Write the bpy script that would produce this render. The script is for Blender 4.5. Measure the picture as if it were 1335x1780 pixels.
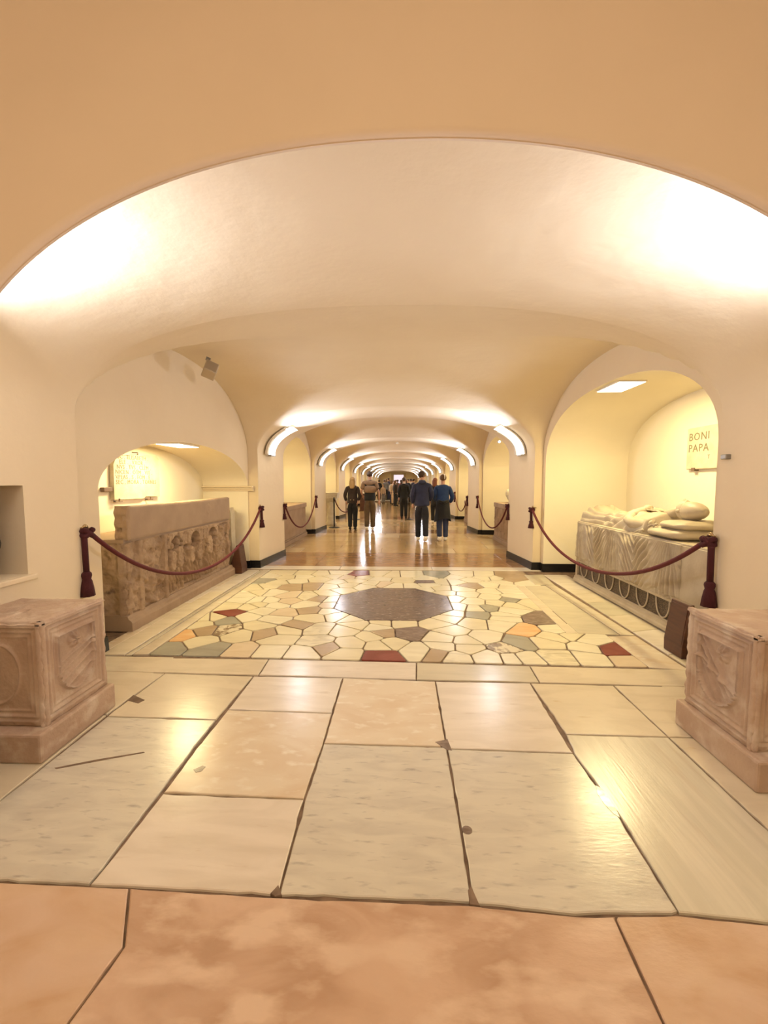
import bpy, bmesh, math, random
from mathutils import Vector, Matrix, noise
random.seed(7)
PI = math.pi
for o in list(bpy.data.objects): bpy.data.objects.remove(o, do_unlink=True)
COL = bpy.context.scene.collection
scene = bpy.context.scene

# ---------------------------------------------------------------- camera
F, CX, CY, EYE = 720.0, 667.5, 890.0, 1.5
PITCH = math.atan((890 - 838) / F); YAW = math.atan((693 - 667.5) / F * math.cos(PITCH))
cd = bpy.data.cameras.new('camera'); cam = bpy.data.objects.new('camera', cd); COL.objects.link(cam)
cd.sensor_fit = 'HORIZONTAL'; cd.sensor_width = 36; cd.lens = F / 1335 * 36; cd.clip_start = .05; cd.clip_end = 200
cam.location = (0, 0, EYE); cam.rotation_euler = (PI / 2 - PITCH, 0, YAW)
scene.camera = cam
# ---------------------------------------------------------------- world, exposure
w = bpy.data.worlds.new('world'); scene.world = w; w.use_nodes = True
w.node_tree.nodes['Background'].inputs[0].default_value = (1, .8, .6, 1)
w.node_tree.nodes['Background'].inputs[1].default_value = .2
vs = scene.view_settings
vs.view_transform = 'Standard'; vs.look = 'None'; vs.gamma = 1; vs.use_curve_mapping = False; vs.exposure = 0.2

ROOM_W, COVE_W, NICHE_W = 74, 32, 60
ROOM_C, COVE_C, NICHE_C = (1, .79, .51), (.82, .86, 1), (1, .81, .40)

def area(name, loc, direction, sx, sy, power, color, spread=PI):
    l = bpy.data.lights.new(name, 'AREA'); l.shape = 'RECTANGLE'; l.size = sx; l.size_y = sy
    l.energy = power; l.color = color; l.spread = spread
    o = bpy.data.objects.new(name, l); COL.objects.link(o); o.location = loc
    o.rotation_euler = Vector(direction).to_track_quat('-Z', 'Y').to_euler()
    return o
# added warm lights, unseen behind the camera, to light the front wall and floor
area('added_room_light', (-1.0, -1.7, 3.45), (0, .45, -1), 1.6, .5, ROOM_W, ROOM_C)
area('added_room_light', (1.0, -1.7, 3.45), (0, .45, -1), 1.6, .5, ROOM_W, ROOM_C)

# ---------------------------------------------------------------- helpers
def fl(x, y, z=0.0):
    """point of the floor seen at pixel x, y of the photograph"""
    u = (x - CX) / F; v = (CY - y) / F
    fy = math.cos(PITCH) + v * math.sin(PITCH); fz = -math.sin(PITCH) + v * math.cos(PITCH)
    X = u * math.cos(YAW) - fy * math.sin(YAW); Y = u * math.sin(YAW) + fy * math.cos(YAW)
    t = (z - EYE) / fz
    return (X * t, Y * t)

def tag(o, label=None, cat=None, group=None, kind=None):
    if label: o['label'] = label
    if cat: o['category'] = cat
    if group: o['group'] = group
    if kind: o['kind'] = kind
    return o

def empty(name, loc=(0, 0, 0), rz=0, label=None, cat=None, group=None):
    o = bpy.data.objects.new(name, None); COL.objects.link(o); o.location = loc; o.rotation_euler = (0, 0, rz)
    o.empty_display_size = .1
    return tag(o, label, cat, group)

def link(name, me, mat=None, parent=None, smooth=False):
    if mat is not None and not me.materials: me.materials.append(mat)
    if smooth:
        for p in me.polygons: p.use_smooth = True
    o = bpy.data.objects.new(name, me); COL.objects.link(o)
    if parent: o.parent = parent
    return o

def obj(name, bm, mat, parent=None, smooth=False):
    me = bpy.data.meshes.new(name); bmesh.ops.recalc_face_normals(bm, faces=bm.faces); bm.to_mesh(me); bm.free()
    return link(name, me, mat, parent, smooth)

def pyd(name, vs_, fs, mat, parent=None, smooth=False, recalc=False):
    me = bpy.data.meshes.new(name); me.from_pydata(vs_, [], fs); me.update()
    if recalc:
        bm = bmesh.new(); bm.from_mesh(me); bmesh.ops.recalc_face_normals(bm, faces=bm.faces); bm.to_mesh(me); bm.free()
    return link(name, me, mat, parent, smooth)

def box(bm, x0, x1, y0, y1, z0, z1, bev=0.0, seg=2):
    r = bmesh.ops.create_cube(bm, size=1); vv = r['verts']
    for v in vv: v.co = Vector(((x0 + x1) / 2 + v.co.x * (x1 - x0), (y0 + y1) / 2 + v.co.y * (y1 - y0), (z0 + z1) / 2 + v.co.z * (z1 - z0)))
    if bev:
        es = list({e for v in vv for e in v.link_edges})
        bmesh.ops.bevel(bm, geom=es, offset=bev, segments=seg, affect='EDGES', profile=.5)
    return bm

def nbox(*a, **k): return box(bmesh.new(), *a, **k)

def tube(bm, pts, r, n=8, caps=True):
    """pts list of vectors, r radius or list"""
    pts = [Vector(p) for p in pts]; rr = r if isinstance(r, (list, tuple)) else [r] * len(pts)
    rings = []; prev = None
    for i, p in enumerate(pts):
        t = (pts[min(i + 1, len(pts) - 1)] - pts[max(i - 1, 0)]).normalized()
        if prev is None:
            a = Vector((0, 0, 1)) if abs(t.z) < .9 else Vector((1, 0, 0)); nrm = t.cross(a).normalized()
        else:
            nrm = (prev - t * prev.dot(t)).normalized()
        prev = nrm; b = t.cross(nrm)
        rings.append([bm.verts.new(p + (nrm * math.cos(2 * PI * k / n) + b * math.sin(2 * PI * k / n)) * rr[i]) for k in range(n)])
    for a, b in zip(rings, rings[1:]):
        for k in range(n): bm.faces.new((a[k], a[(k + 1) % n], b[(k + 1) % n], b[k]))
    if caps: bm.faces.new(rings[0][::-1]); bm.faces.new(rings[-1])
    return bm

def lathe(bm, prof, c=(0, 0, 0), n=20):
    rings = [[bm.verts.new((c[0] + r * math.cos(2 * PI * k / n), c[1] + r * math.sin(2 * PI * k / n), c[2] + z)) for k in range(n)] for r, z in prof]
    for a, b in zip(rings, rings[1:]):
        for k in range(n): bm.faces.new((a[k], a[(k + 1) % n], b[(k + 1) % n], b[k]))
    bm.faces.new(rings[0][::-1]); bm.faces.new(rings[-1])
    return bm

def ell(bm, c, r, sub=2):
    res = bmesh.ops.create_icosphere(bm, subdivisions=sub, radius=1)
    for v in res['verts']: v.co = Vector((c[0] + v.co.x * r[0], c[1] + v.co.y * r[1], c[2] + v.co.z * r[2]))
    return res['verts']

def relief(o, U, V, N, wd, ht, nu, nv, fn, skirt=.03):
    """grid of real relief: o origin, U V N unit vectors, fn(u, v) height in metres"""
    o, U, V, N = map(Vector, (o, U, V, N)); vv = []; ff = []
    for j in range(nv + 1):
        for i in range(nu + 1):
            u, v = wd * i / nu, ht * j / nv
            vv.append(tuple(o + U * u + V * v + N * fn(u, v)))
    for j in range(nv):
        for i in range(nu):
            a = j * (nu + 1) + i; ff.append((a, a + 1, a + nu + 2, a + nu + 1))
    rim = [i for i in range(nu + 1)] + [j * (nu + 1) + nu for j in range(1, nv + 1)] + \
          [nv * (nu + 1) + i for i in range(nu - 1, -1, -1)] + [j * (nu + 1) for j in range(nv - 1, 0, -1)]
    base = len(vv)
    for k in rim:
        j, i = divmod(k, nu + 1)
        vv.append(tuple(o + U * (wd * i / nu) + V * (ht * j / nv) - N * skirt))
    m = len(rim)
    for k in range(m): ff.append((rim[k], rim[(k + 1) % m], base + (k + 1) % m, base + k))
    return vv, ff

def sst(a, b, x):
    t = max(0, min(1, (x - a) / (b - a))); return t * t * (3 - 2 * t)
def ns(x, y, z=0, s=1): return noise.noise(Vector((x * s, y * s, z * s)))

# ---------------------------------------------------------------- materials
def mat(name, col, rough=.6, metal=0, col2=None, nscale=3, ndetail=4, bump=0, bscale=40, stretch=(1, 1, 1), rot=(0, 0, 0),
        lo=.35, hi=.65, emis=None, estr=0, spec=.5, col3=None, n3=18, lo3=.62, hi3=.72, coord='Object', sheen=0, roughvar=0, dist=0):
    m = bpy.data.materials.new(name); m.use_nodes = True; nt = m.node_tree; N = nt.nodes; L = nt.links
    b = N['Principled BSDF']; b.inputs['Base Color'].default_value = (*col, 1); b.inputs['Roughness'].default_value = rough
    b.inputs['Metallic'].default_value = metal; b.inputs['Specular IOR Level'].default_value = spec
    if sheen: b.inputs['Sheen Weight'].default_value = sheen
    if emis:
        b.inputs['Emission Color'].default_value = (*emis, 1); b.inputs['Emission Strength'].default_value = estr
    if col2 is not None or bump or col3 is not None:
        tc = N.new('ShaderNodeTexCoord'); mp = N.new('ShaderNodeMapping'); L.new(tc.outputs[coord], mp.inputs[0])
        mp.inputs['Scale'].default_value = stretch; mp.inputs['Rotation'].default_value = rot
    cout = None
    if col2 is not None:
        n = N.new('ShaderNodeTexNoise'); n.inputs['Scale'].default_value = nscale; n.inputs['Detail'].default_value = ndetail
        n.inputs['Distortion'].default_value = dist
        L.new(mp.outputs[0], n.inputs[0]); cr = N.new('ShaderNodeValToRGB'); L.new(n.outputs['Fac'], cr.inputs[0])
        cr.color_ramp.elements[0].position = lo; cr.color_ramp.elements[1].position = hi
        cr.color_ramp.elements[0].color = (*col, 1); cr.color_ramp.elements[1].color = (*col2, 1)
        cout = cr.outputs[0]
        if roughvar:
            mr = N.new('ShaderNodeMapRange'); L.new(n.outputs['Fac'], mr.inputs[0]); mr.inputs[3].default_value = rough - roughvar; mr.inputs[4].default_value = rough + roughvar
            L.new(mr.outputs[0], b.inputs['Roughness'])
    if col3 is not None:
        n = N.new('ShaderNodeTexNoise'); n.inputs['Scale'].default_value = n3; n.inputs['Detail'].default_value = 6
        L.new(mp.outputs[0], n.inputs[0]); cr = N.new('ShaderNodeValToRGB'); L.new(n.outputs['Fac'], cr.inputs[0])
        cr.color_ramp.elements[0].position = lo3; cr.color_ramp.elements[1].position = hi3
        mx = N.new('ShaderNodeMix'); mx.data_type = 'RGBA'; L.new(cr.outputs[0], mx.inputs[0])
        if cout: L.new(cout, mx.inputs[6])
        else: mx.inputs[6].default_value = (*col, 1)
        mx.inputs[7].default_value = (*col3, 1); cout = mx.outputs[2]
    if cout: L.new(cout, b.inputs['Base Color'])
    if bump:
        n = N.new('ShaderNodeTexNoise'); n.inputs['Scale'].default_value = bscale; n.inputs['Detail'].default_value = 6
        L.new(mp.outputs[0], n.inputs[0]); bp = N.new('ShaderNodeBump'); bp.inputs['Strength'].default_value = 1
        bp.inputs['Distance'].default_value = bump; L.new(n.outputs['Fac'], bp.inputs['Height']); L.new(bp.outputs[0], b.inputs['Normal'])
    return m

M = {}
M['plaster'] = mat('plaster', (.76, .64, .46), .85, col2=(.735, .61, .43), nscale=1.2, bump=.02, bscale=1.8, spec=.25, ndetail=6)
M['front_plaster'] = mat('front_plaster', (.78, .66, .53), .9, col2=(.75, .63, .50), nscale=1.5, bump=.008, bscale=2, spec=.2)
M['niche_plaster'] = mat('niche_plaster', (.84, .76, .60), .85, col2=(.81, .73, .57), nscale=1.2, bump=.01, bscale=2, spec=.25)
M['grout'] = mat('grout', (.13, .08, .05), .8, col2=(.24, .16, .105), nscale=12)
M['black_marble'] = mat('black_marble', (.008, .008, .01), .25)
M['travertine'] = mat('travertine', (.60, .41, .29), .42, col2=(.44, .27, .17), nscale=2.2, stretch=(1, 2.2, 1), col3=(.66, .48, .35), n3=3.5, lo3=.49, hi3=.62, bump=.0015, bscale=30, dist=1.2)
M['travertine_b'] = mat('travertine_b', (.62, .44, .32), .42, col2=(.52, .33, .2), nscale=3, stretch=(1, 2, 1), col3=(.64, .46, .32), n3=3, lo3=.5, hi3=.75, bump=.0015, bscale=30, dist=1)
def marble(name, c, c2, ang=0, st=(1, 5, 1), rough=.24, ns_=2.5, c3=None, lo=.4, hi=.7, lo3=.6, hi3=.75, n3=9):
    M[name] = mat(name, c, rough, col2=c2, nscale=ns_, stretch=st, rot=(0, 0, ang), lo=lo, hi=hi, col3=c3, n3=n3, lo3=lo3, hi3=hi3, bump=.0006, bscale=12, roughvar=.06, dist=.8)
marble('marble_grey', (.63, .58, .48), (.54, .49, .41), .9, (1.5, 6, 1), c3=(.36, .32, .28), lo3=.585, hi3=.78, n3=7)
marble('marble_white', (.72, .64, .54), (.63, .55, .45), .3, (1, 4, 1), c3=(.52, .40, .29), lo3=.64, hi3=.85, n3=5)
marble('marble_cream', (.68, .59, .44), (.60, .51, .37), 1.2, (1, 3, 1), c3=(.52, .37, .2), lo3=.66, hi3=.85)
marble('marble_warm', (.70, .60, .46), (.63, .49, .34), .6, (1, 2, 1), c3=(.75, .68, .56), lo3=.55, hi3=.7)
marble('marble_streak', (.60, .55, .43), (.69, .63, .50), -.15, (7, .6, 1), c3=(.50, .42, .31), lo3=.6, hi3=.8, n3=2)
marble('marble_olive', (.60, .53, .39), (.52, .46, .34), .8, (1, 3, 1))
marble('piece_cream', (.74, .66, .45), (.66, .58, .39), .5, (1, 3, 1), .22)
marble('piece_white', (.78, .72, .54), (.70, .63, .46), 1.4, (1, 4, 1), .22)
marble('piece_vein', (.74, .67, .48), (.50, .43, .29), .8, (2, 5, 1), .22, 3, lo=.45, hi=.75)
marble('piece_pink', (.68, .56, .40), (.61, .49, .34), 0, (1, 3, 1), .22)
marble('piece_grey', (.38, .36, .28), (.30, .28, .22), 0, (1, 2, 1), .22)
marble('piece_dark', (.17, .12, .09), (.30, .22, .17), 0, (2, 6, 1), .25, 6)
marble('piece_red', (.20, .045, .03), (.26, .07, .05), 0, (1, 2, 1), .22)
marble('piece_brown', (.40, .29, .17), (.47, .35, .22), 0, (1, 2, 1), .25)
marble('piece_orange', (.74, .44, .20), (.78, .55, .30), .4, (1, 3, 1), .22)
marble('piece_speckle', (.70, .62, .44), (.24, .17, .10), 0, (1, 1, 1), .22, 14, lo=.45, hi=.6)
marble('octagon_stone', (.17, .12, .095), (.11, .08, .065), 0, (3, 9, 1), .2, 2.5, c3=(.36, .28, .22), lo3=.58, hi3=.68, n3=5)
marble('paving_tan', (.50, .34, .17), (.44, .29, .14), 0, (3, 1, 1), .13, 2)
marble('paving_gold', (.55, .39, .21), (.48, .33, .17), 0, (3, 1, 1), .13, 2)
marble('paving_light', (.60, .46, .27), (.54, .40, .23), 0, (3, 1, 1), .13, 2)
marble('band_brown', (.30, .16, .07), (.38, .22, .10), 0, (1, 4, 1), .13, 3)
M['carved'] = mat('carved', (.31, .205, .125), .85, col2=(.43, .30, .19), nscale=5, col3=(.17, .105, .065), n3=9, lo3=.6, hi3=.74, bump=.006, bscale=40)
M['carved_smooth'] = mat('carved_smooth', (.38, .265, .17), .7, col2=(.33, .225, .145), nscale=4, bump=.002, bscale=50)
M['cippus'] = mat('cippus', (.50, .36, .26), .65, col2=(.41, .28, .20), nscale=4, col3=(.58, .46, .36), n3=7, lo3=.52, hi3=.68, bump=.004, bscale=45)
M['tomb_marble'] = mat('tomb_marble', (.51, .435, .32), .5, col2=(.42, .34, .24), nscale=5, bump=.0015, bscale=40)
M['tomb_dark'] = mat('tomb_dark', (.035, .02, .012), .5, col2=(.11, .07, .04), nscale=50, ndetail=2, lo=.45, hi=.55, stretch=(1, 1, 3))
M['plaque'] = mat('plaque', (.62, .55, .41), .6, col2=(.53, .45, .32), nscale=8, bump=.002, bscale=60)
M['letter'] = mat('letter', (.19, .15, .085), .8)
M['iron'] = mat('iron', (.16, .10, .07), .5)
M['rope'] = mat('rope', (.095, .004, .008), .75, bump=.003, bscale=160)
M['rope_dark'] = mat('rope_dark', (.05, .003, .006), .85, bump=.003, bscale=120)
M['brass'] = mat('brass', (.45, .32, .16), .35, metal=1)
M['wood'] = mat('wood', (.10, .035, .016), .45, col2=(.065, .022, .011), nscale=4, stretch=(1, 1, 8))
M['lamp_glow'] = mat('lamp_glow', (1, 1, 1), .5, emis=(.93, 1, .98), estr=2.6)
M['niche_glow'] = mat('niche_glow', (1, 1, 1), .5, emis=(1, .95, .72), estr=3.2)
M['panel_glow'] = mat('panel_glow', (.6, .55, .6), .5, emis=(.95, .85, 1), estr=.75)
M['room_glow'] = mat('room_glow', (1, 1, 1), .5, emis=ROOM_C, estr=3)
M['housing'] = mat('housing', (.72, .64, .52), .6)
M['grey_metal'] = mat('grey_metal', (.32, .30, .27), .4, metal=.6)
M['speaker'] = mat('speaker', (.50, .41, .29), .6)
M['speaker_front'] = mat('speaker_front', (.36, .29, .2), .7, bump=.002, bscale=200)
M['bronze'] = mat('bronze', (.03, .015, .012), .45, metal=.3)
M['black_metal'] = mat('black_metal', (.012, .01, .01), .4, metal=.4)
M['skin'] = mat('skin', (.58, .34, .24), .6)
M['hair_dark'] = mat('hair_dark', (.05, .025, .015), .6, bump=.004, bscale=90)
M['hair_brown'] = mat('hair_brown', (.15, .075, .03), .6, bump=.004, bscale=90)
M['hair_blond'] = mat('hair_blond', (.38, .24, .10), .6, bump=.004, bscale=90)
M['hair_red'] = mat('hair_red', (.22, .07, .03), .6, bump=.004, bscale=90)
def cloth(n, c): M[n] = mat(n, c, .85, col2=tuple(min(1, x * 1.35 + .004) for x in c), nscale=6, bump=.004, bscale=14, sheen=.1)
for n, c in dict(c_black=(.006, .006, .008), c_brownblack=(.022, .011, .007), c_navy=(.017, .022, .062), c_blue=(.010, .035, .12), c_jeans=(.025, .035, .085),
                 c_darkjeans=(.008, .009, .018), c_olive=(.085, .052, .025), c_beige=(.20, .125, .075), c_tee=(.42, .30, .2), c_white=(.75, .7, .65), c_grey=(.2, .19, .19),
                 c_red=(.28, .05, .04), c_tan=(.5, .36, .24), c_pale=(.62, .58, .6)).items(): cloth(n, c)

# ---------------------------------------------------------------- shell of the gallery
XC = -.07
NP = 11
PIERS = [(1.62, 3.10)] + [(7.10 + 4.83 * k, 8.30 + 4.83 * k) for k in range(NP - 1)]
YEND = PIERS[-1][1]
SPRING, CROWN, LUN = 1.97, 2.78, 3.02
def width(Y):
    pts = [(1.62, 2.43), (3.1, 2.39)]
    for a, b in PIERS[1:]: pts += [(a, 2.36), (b, 2.25)]
    for (a, wa), (b, wb) in zip(pts, pts[1:]):
        if Y <= b: return wa + (wb - wa) * max(0, (Y - a) / (b - a))
    return pts[-1][1]
def lun(Y):
    for (a0, a1), (b0, b1) in zip(PIERS, PIERS[1:]):
        if a1 < Y < b0:
            v = (Y - (a1 + b0) / 2) / ((b0 - a1) / 2)
            return SPRING + (LUN - SPRING) * math.sqrt(max(0, 1 - abs(v) ** 2.1)), 1 - v * v
    return SPRING, 0
def ceil_z(u, Y):
    zl, bmp = lun(Y)
    zn = SPRING + (CROWN + .20 * bmp - SPRING) * max(0, 1 - abs(u) ** 2.3) ** (1 / 2.3)
    k = .03; d = zl - zn
    return max(zl, zn) + (max(0, k - abs(d)) ** 2) / (4 * k)
Ys = []
for i, (a, b) in enumerate(PIERS):
    Ys += [a + (b - a) * t / 5 for t in range(6)]
    if i < NP - 1:
        c, n = b, PIERS[i + 1][0]
        K = 36 if i < 2 else 22
        Ys += [(c + n) / 2 - (n - c) / 2 * math.cos(PI * t / K) for t in range(1, K)]
us = [math.copysign(abs(math.cos(PI * i / 64)) ** (2 / 2.3), -math.cos(PI * i / 64)) for i in range(65)]
vv = []; ff = []
for Y in Ys:
    for u in us: vv.append((XC + u * width(Y), Y, ceil_z(u, Y)))
for j in range(len(Ys) - 1):
    for i in range(64):
        a = j * 65 + i; ff.append((a, a + 65, a + 66, a + 1))
PW = 1.55   # the plaster runs unbroken from the vault down over the pier faces to this height
for j in range(len(Ys) - 1):
    if any(a - 1e-6 <= Ys[j] and Ys[j + 1] <= b + 1e-6 for a, b in PIERS):
        for i in (0, 64):
            k = len(vv); sg = -1 if i == 0 else 1
            for zz in (PW, (PW + SPRING) / 2):
                for Y in (Ys[j], Ys[j + 1]): vv.append((XC + sg * width(Y), Y, zz))
            a, b = j * 65 + i, (j + 1) * 65 + i
            for f in ((a, b, k + 3, k + 2), (k + 2, k + 3, k + 1, k)): ff.append(f if sg < 0 else f[::-1])
cme = bpy.data.meshes.new('ceiling'); cme.from_pydata(vv, [], ff); bm = bmesh.new(); bm.from_mesh(cme)
bmesh.ops.remove_doubles(bm, verts=bm.verts, dist=.0004); bm.verts.index_update(); vv = [v.co[:] for v in bm.verts]; ff = [[v.index for v in f.verts] for f in bm.faces]; bm.free()
tag(pyd('ceiling', vv, ff, M['plaster'], smooth=True, recalc=True), kind='structure')

# side walls: piers, recessed arches, niches
def prof(a, b, crown, spring, e=2.0, n=40):
    """arch profile: z of the opening's top at n+1 places"""
    c, h = (a + b) / 2, (b - a) / 2
    return [(c - h * math.cos(PI * i / n), spring + (crown - spring) * max(0, 1 - abs(math.cos(PI * i / n)) ** e) ** (1 / e)) for i in range(n + 1)]
NICHES = {}
def tomesh(bm):
    me = bpy.data.meshes.new('wall'); bm.to_mesh(me); bm.free(); return me
def side(sgn):
    V = []; Fc = []; NV = []; NF = []; skirt = []
    def q(L, Fx, *p):
        i = len(L); L.extend(p); Fx.append(tuple(range(i, i + len(p))))
    for i, (a, b) in enumerate(PIERS):
        xa, xb = XC + sgn * width(a), XC + sgn * width(b)
        if i == 0 and sgn < 0:   # the near left pier has a small square recess
            X = lambda y: XC - width(y)
            h0, h1, g0, g1 = 2.08, 2.645, .885, 1.478
            for (y0, y1, z0, z1) in ((a, h0, 0, PW), (h1, b, 0, PW), (h0, h1, 0, g0), (h0, h1, g1, PW)):
                q(V, Fc, (X(y0), y0, z0), (X(y1), y1, z0), (X(y1), y1, z1), (X(y0), y0, z1))
            D = .34
            R4 = [(h0, g0), (h1, g0), (h1, g1), (h0, g1)]
            for (y0, z0), (y1, z1) in zip(R4, R4[1:] + R4[:1]): q(V, Fc, (X(y0), y0, z0), (X(y1), y1, z1), (X(y1) - D, y1, z1), (X(y0) - D, y0, z0))
            q(V, Fc, *[(X(y) - D, y, z) for y, z in R4])
        else: q(V, Fc, (xa, a, 0), (xb, b, 0), (xb, b, PW), (xa, a, PW))
        skirt.append([(xa, a), (xb, b)])
        if i == NP - 1: break
        n0 = PIERS[i + 1][0]; c, h = (b + n0) / 2, (n0 - b) / 2
        if i == 0:
            rx = XC + sgn * 2.50 if sgn > 0 else -2.60
            op = (3.5, 7.06, 1.985, 1.43, 2.0) if sgn < 0 else (3.27, 6.98, 2.66, 1.80, 2.3)
            back = -3.38 if sgn < 0 else 3.76
        else:
            rx = XC + sgn * 2.46
            op = (b + .12, n0 - .06, 2.62, 1.8, 2.2); back = XC + sgn * 3.55
        NICHES[(sgn, i)] = (rx, op, back)
        K = 44
        ys = [c - h * math.cos(PI * t / K) for t in range(K + 1)]
        xs = [XC + sgn * width(y) for y in ys]
        top = [lun(y)[0] if 0 < t < K else SPRING for t, y in enumerate(ys)]
        for t in range(K):   # reveal of the big arch
            q(V, Fc, (xs[t], ys[t], top[t]), (xs[t + 1], ys[t + 1], top[t + 1]), (rx, ys[t + 1], top[t + 1]), (rx, ys[t], top[t]))
        for yy, xx in ((b, xs[0]), (n0, xs[-1])): q(V, Fc, (xx, yy, 0), (rx, yy, 0), (rx, yy, SPRING), (xx, yy, SPRING))
        oa, ob, oc, osp, oe = op
        P = prof(oa, ob, oc, osp, oe, 44)
        def zt(y):
            v = min(1, abs((y - c) / h)); return SPRING + (LUN - SPRING) * math.sqrt(max(0, 1 - v ** 2.1))
        for (y0, z0), (y1, z1) in zip(P, P[1:]): q(V, Fc, (rx, y0, z0), (rx, y1, z1), (rx, y1, zt(y1)), (rx, y0, zt(y0)))
        for y0, y1 in ((b, oa), (ob, n0)):
            m = 6
            for t in range(m):
                p, r = y0 + (y1 - y0) * t / m, y0 + (y1 - y0) * (t + 1) / m
                q(V, Fc, (rx, p, 0), (rx, r, 0), (rx, r, zt(r)), (rx, p, zt(p)))
        # niche: barrel over the opening, side walls and back wall
        ring = [(oa, 0), (oa, osp)] + P[1:-1] + [(ob, osp), (ob, 0)]
        for (y0, z0), (y1, z1) in zip(ring, ring[1:]): q(NV, NF, (rx, y0, z0), (back, y0, z0), (back, y1, z1), (rx, y1, z1))
        for (y0, z0), (y1, z1) in zip(P, P[1:]): q(NV, NF, (back, y0, 0), (back, y1, 0), (back, y1, z1), (back, y0, z0))
        skirt.append([(rx, ob), (rx, n0), (xs[-1], n0)]); skirt.append([(xs[0], b), (rx, b), (rx, oa), (back, oa), (back, ob), (rx, ob)])
    def weld(vs_, fs, name, m):
        me = bpy.data.meshes.new(name); me.from_pydata(vs_, [], fs)
        bm = bmesh.new(); bm.from_mesh(me); bmesh.ops.remove_doubles(bm, verts=bm.verts, dist=.0004)
        bmesh.ops.dissolve_degenerate(bm, edges=bm.edges, dist=.0001)
        bmesh.ops.recalc_face_normals(bm, faces=bm.faces)
        bmesh.ops.split_edges(bm, edges=[e for e in bm.edges if len(e.link_faces) == 2 and e.calc_face_angle(0) > .5])
        return bm
    nm = 'wall_left' if sgn < 0 else 'wall_right'
    o = tag(link(nm, tomesh(weld(V, Fc, nm, None)), M['plaster']), kind='structure')
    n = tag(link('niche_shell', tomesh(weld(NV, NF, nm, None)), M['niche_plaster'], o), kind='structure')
    for x in (o, n):
        for p in x.data.polygons: p.use_smooth = abs(p.normal.z) > .0008   # upright faces are flat
    bb = bmesh.new()
    for s in skirt:
        for (x0, y0), (x1, y1) in zip(s, s[1:]):
            d = Vector((x1 - x0, y1 - y0, 0)); L = d.length
            if L < .02: continue
            d /= L
            nn = Vector((-d.y, d.x, 0)); 
            mid = Vector(((x0 + x1) / 2, (y0 + y1) / 2, 0)); 
            # towards the open side
            if abs(nn.x) > .5: nn *= -sgn * (1 if nn.x > 0 else -1)
            else:
                near = min(PIERS, key=lambda P: min(abs(P[0] - y0), abs(P[1] - y0)))
                nn *= (1 if nn.y > 0 else -1) * (-1 if abs(near[0] - y0) < abs(near[1] - y0) else 1)
            p = [Vector((x0, y0, 0)) - d * .012, Vector((x1, y1, 0)) + d * .012]
            t = nn * .022
            a = [bb.verts.new(v) for v in (p[0], p[1], p[1] + t, p[0] + t)]
            t2 = nn * .016
            c = [bb.verts.new(v + Vector((0, 0, .13))) for v in (p[0], p[1], p[1] + t2, p[0] + t2)]
            bb.faces.new(a[::-1]); bb.faces.new(c)
            for k in range(4): bb.faces.new((a[k], a[(k + 1) % 4], c[(k + 1) % 4], c[k]))
    tag(obj('baseboard_left' if sgn < 0 else 'baseboard_right', bb, M['black_marble']), kind='structure')
side(-1); side(1)

# end wall with the lit altar panel far away
bm = bmesh.new(); box(bm, -3, 3, YEND + .0, YEND + .2, 0, 3.4); tag(obj('wall_back', bm, M['niche_plaster']), kind='structure')

# arched wall between the visitor's room and the gallery
FY0, FY1 = 1.55, 1.60
AC, AA, AB, ASP = .03, 1.80, 1.12, 1.60
arc = [(AC - AA * math.cos(PI * t / 72), ASP + AB * math.sin(PI * t / 72)) for t in range(73)]
ring = [(AC - AA, 0)] + arc + [(AC + AA, 0)]
V = []; Fc = []
def q(*p):
    i = len(V); V.extend(p); Fc.append(tuple(range(i, i + len(p))))
TOPZ, SX = 3.6, 3.4
R = .03
def arcp(gr):
    e = 2 / 2.15
    return [(AC - (AA + gr) * math.copysign(abs(math.cos(PI * t / 72)) ** e, math.cos(PI * t / 72)), ASP + (AB + gr) * abs(math.sin(PI * t / 72)) ** e) for t in range(73)]
sec = [(R, FY0), (R * .6, FY0 + R * .08), (R * .2, FY0 + R * .4), (0, FY0 + R), (0, FY1 - R), (R, FY1)]   # rounded arris
for g_, Yw in ((R, FY0), (R, FY1)):
    A_ = arcp(g_)
    for (x0, z0), (x1, z1) in zip(A_, A_[1:]): q((x0, Yw, z0), (x1, Yw, z1), (x1, Yw, TOPZ), (x0, Yw, TOPZ))
    q((-SX, Yw, 0), (AC - AA - g_, Yw, 0), A_[0][:1] + (Yw,) + A_[0][1:], (AC - AA - g_, Yw, TOPZ), (-SX, Yw, TOPZ))
    q((AC + AA + g_, Yw, 0), (SX, Yw, 0), (SX, Yw, TOPZ), (AC + AA + g_, Yw, TOPZ), A_[-1][:1] + (Yw,) + A_[-1][1:])
for (g0_, ya), (g1_, yb) in zip(sec, sec[1:]):
    A0_, A1_ = arcp(g0_), arcp(g1_)
    A0_ = [(A0_[0][0], 0)] + A0_ + [(A0_[-1][0], 0)]; A1_ = [(A1_[0][0], 0)] + A1_ + [(A1_[-1][0], 0)]
    for k in range(len(A0_) - 1): q((A0_[k][0], ya, A0_[k][1]), (A0_[k + 1][0], ya, A0_[k + 1][1]), (A1_[k + 1][0], yb, A1_[k + 1][1]), (A1_[k][0], yb, A1_[k][1]))
me = bpy.data.meshes.new('wall_front'); me.from_pydata(V, [], Fc)
bm = bmesh.new(); bm.from_mesh(me); bmesh.ops.remove_doubles(bm, verts=bm.verts, dist=.0005)
wf = tag(obj('wall_front', bm, M['front_plaster'], smooth=True), kind='structure'); wf.data.set_sharp_from_angle(angle=.7)
bm = bmesh.new()   # the visitor's room: side walls, rear wall, ceiling
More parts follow.
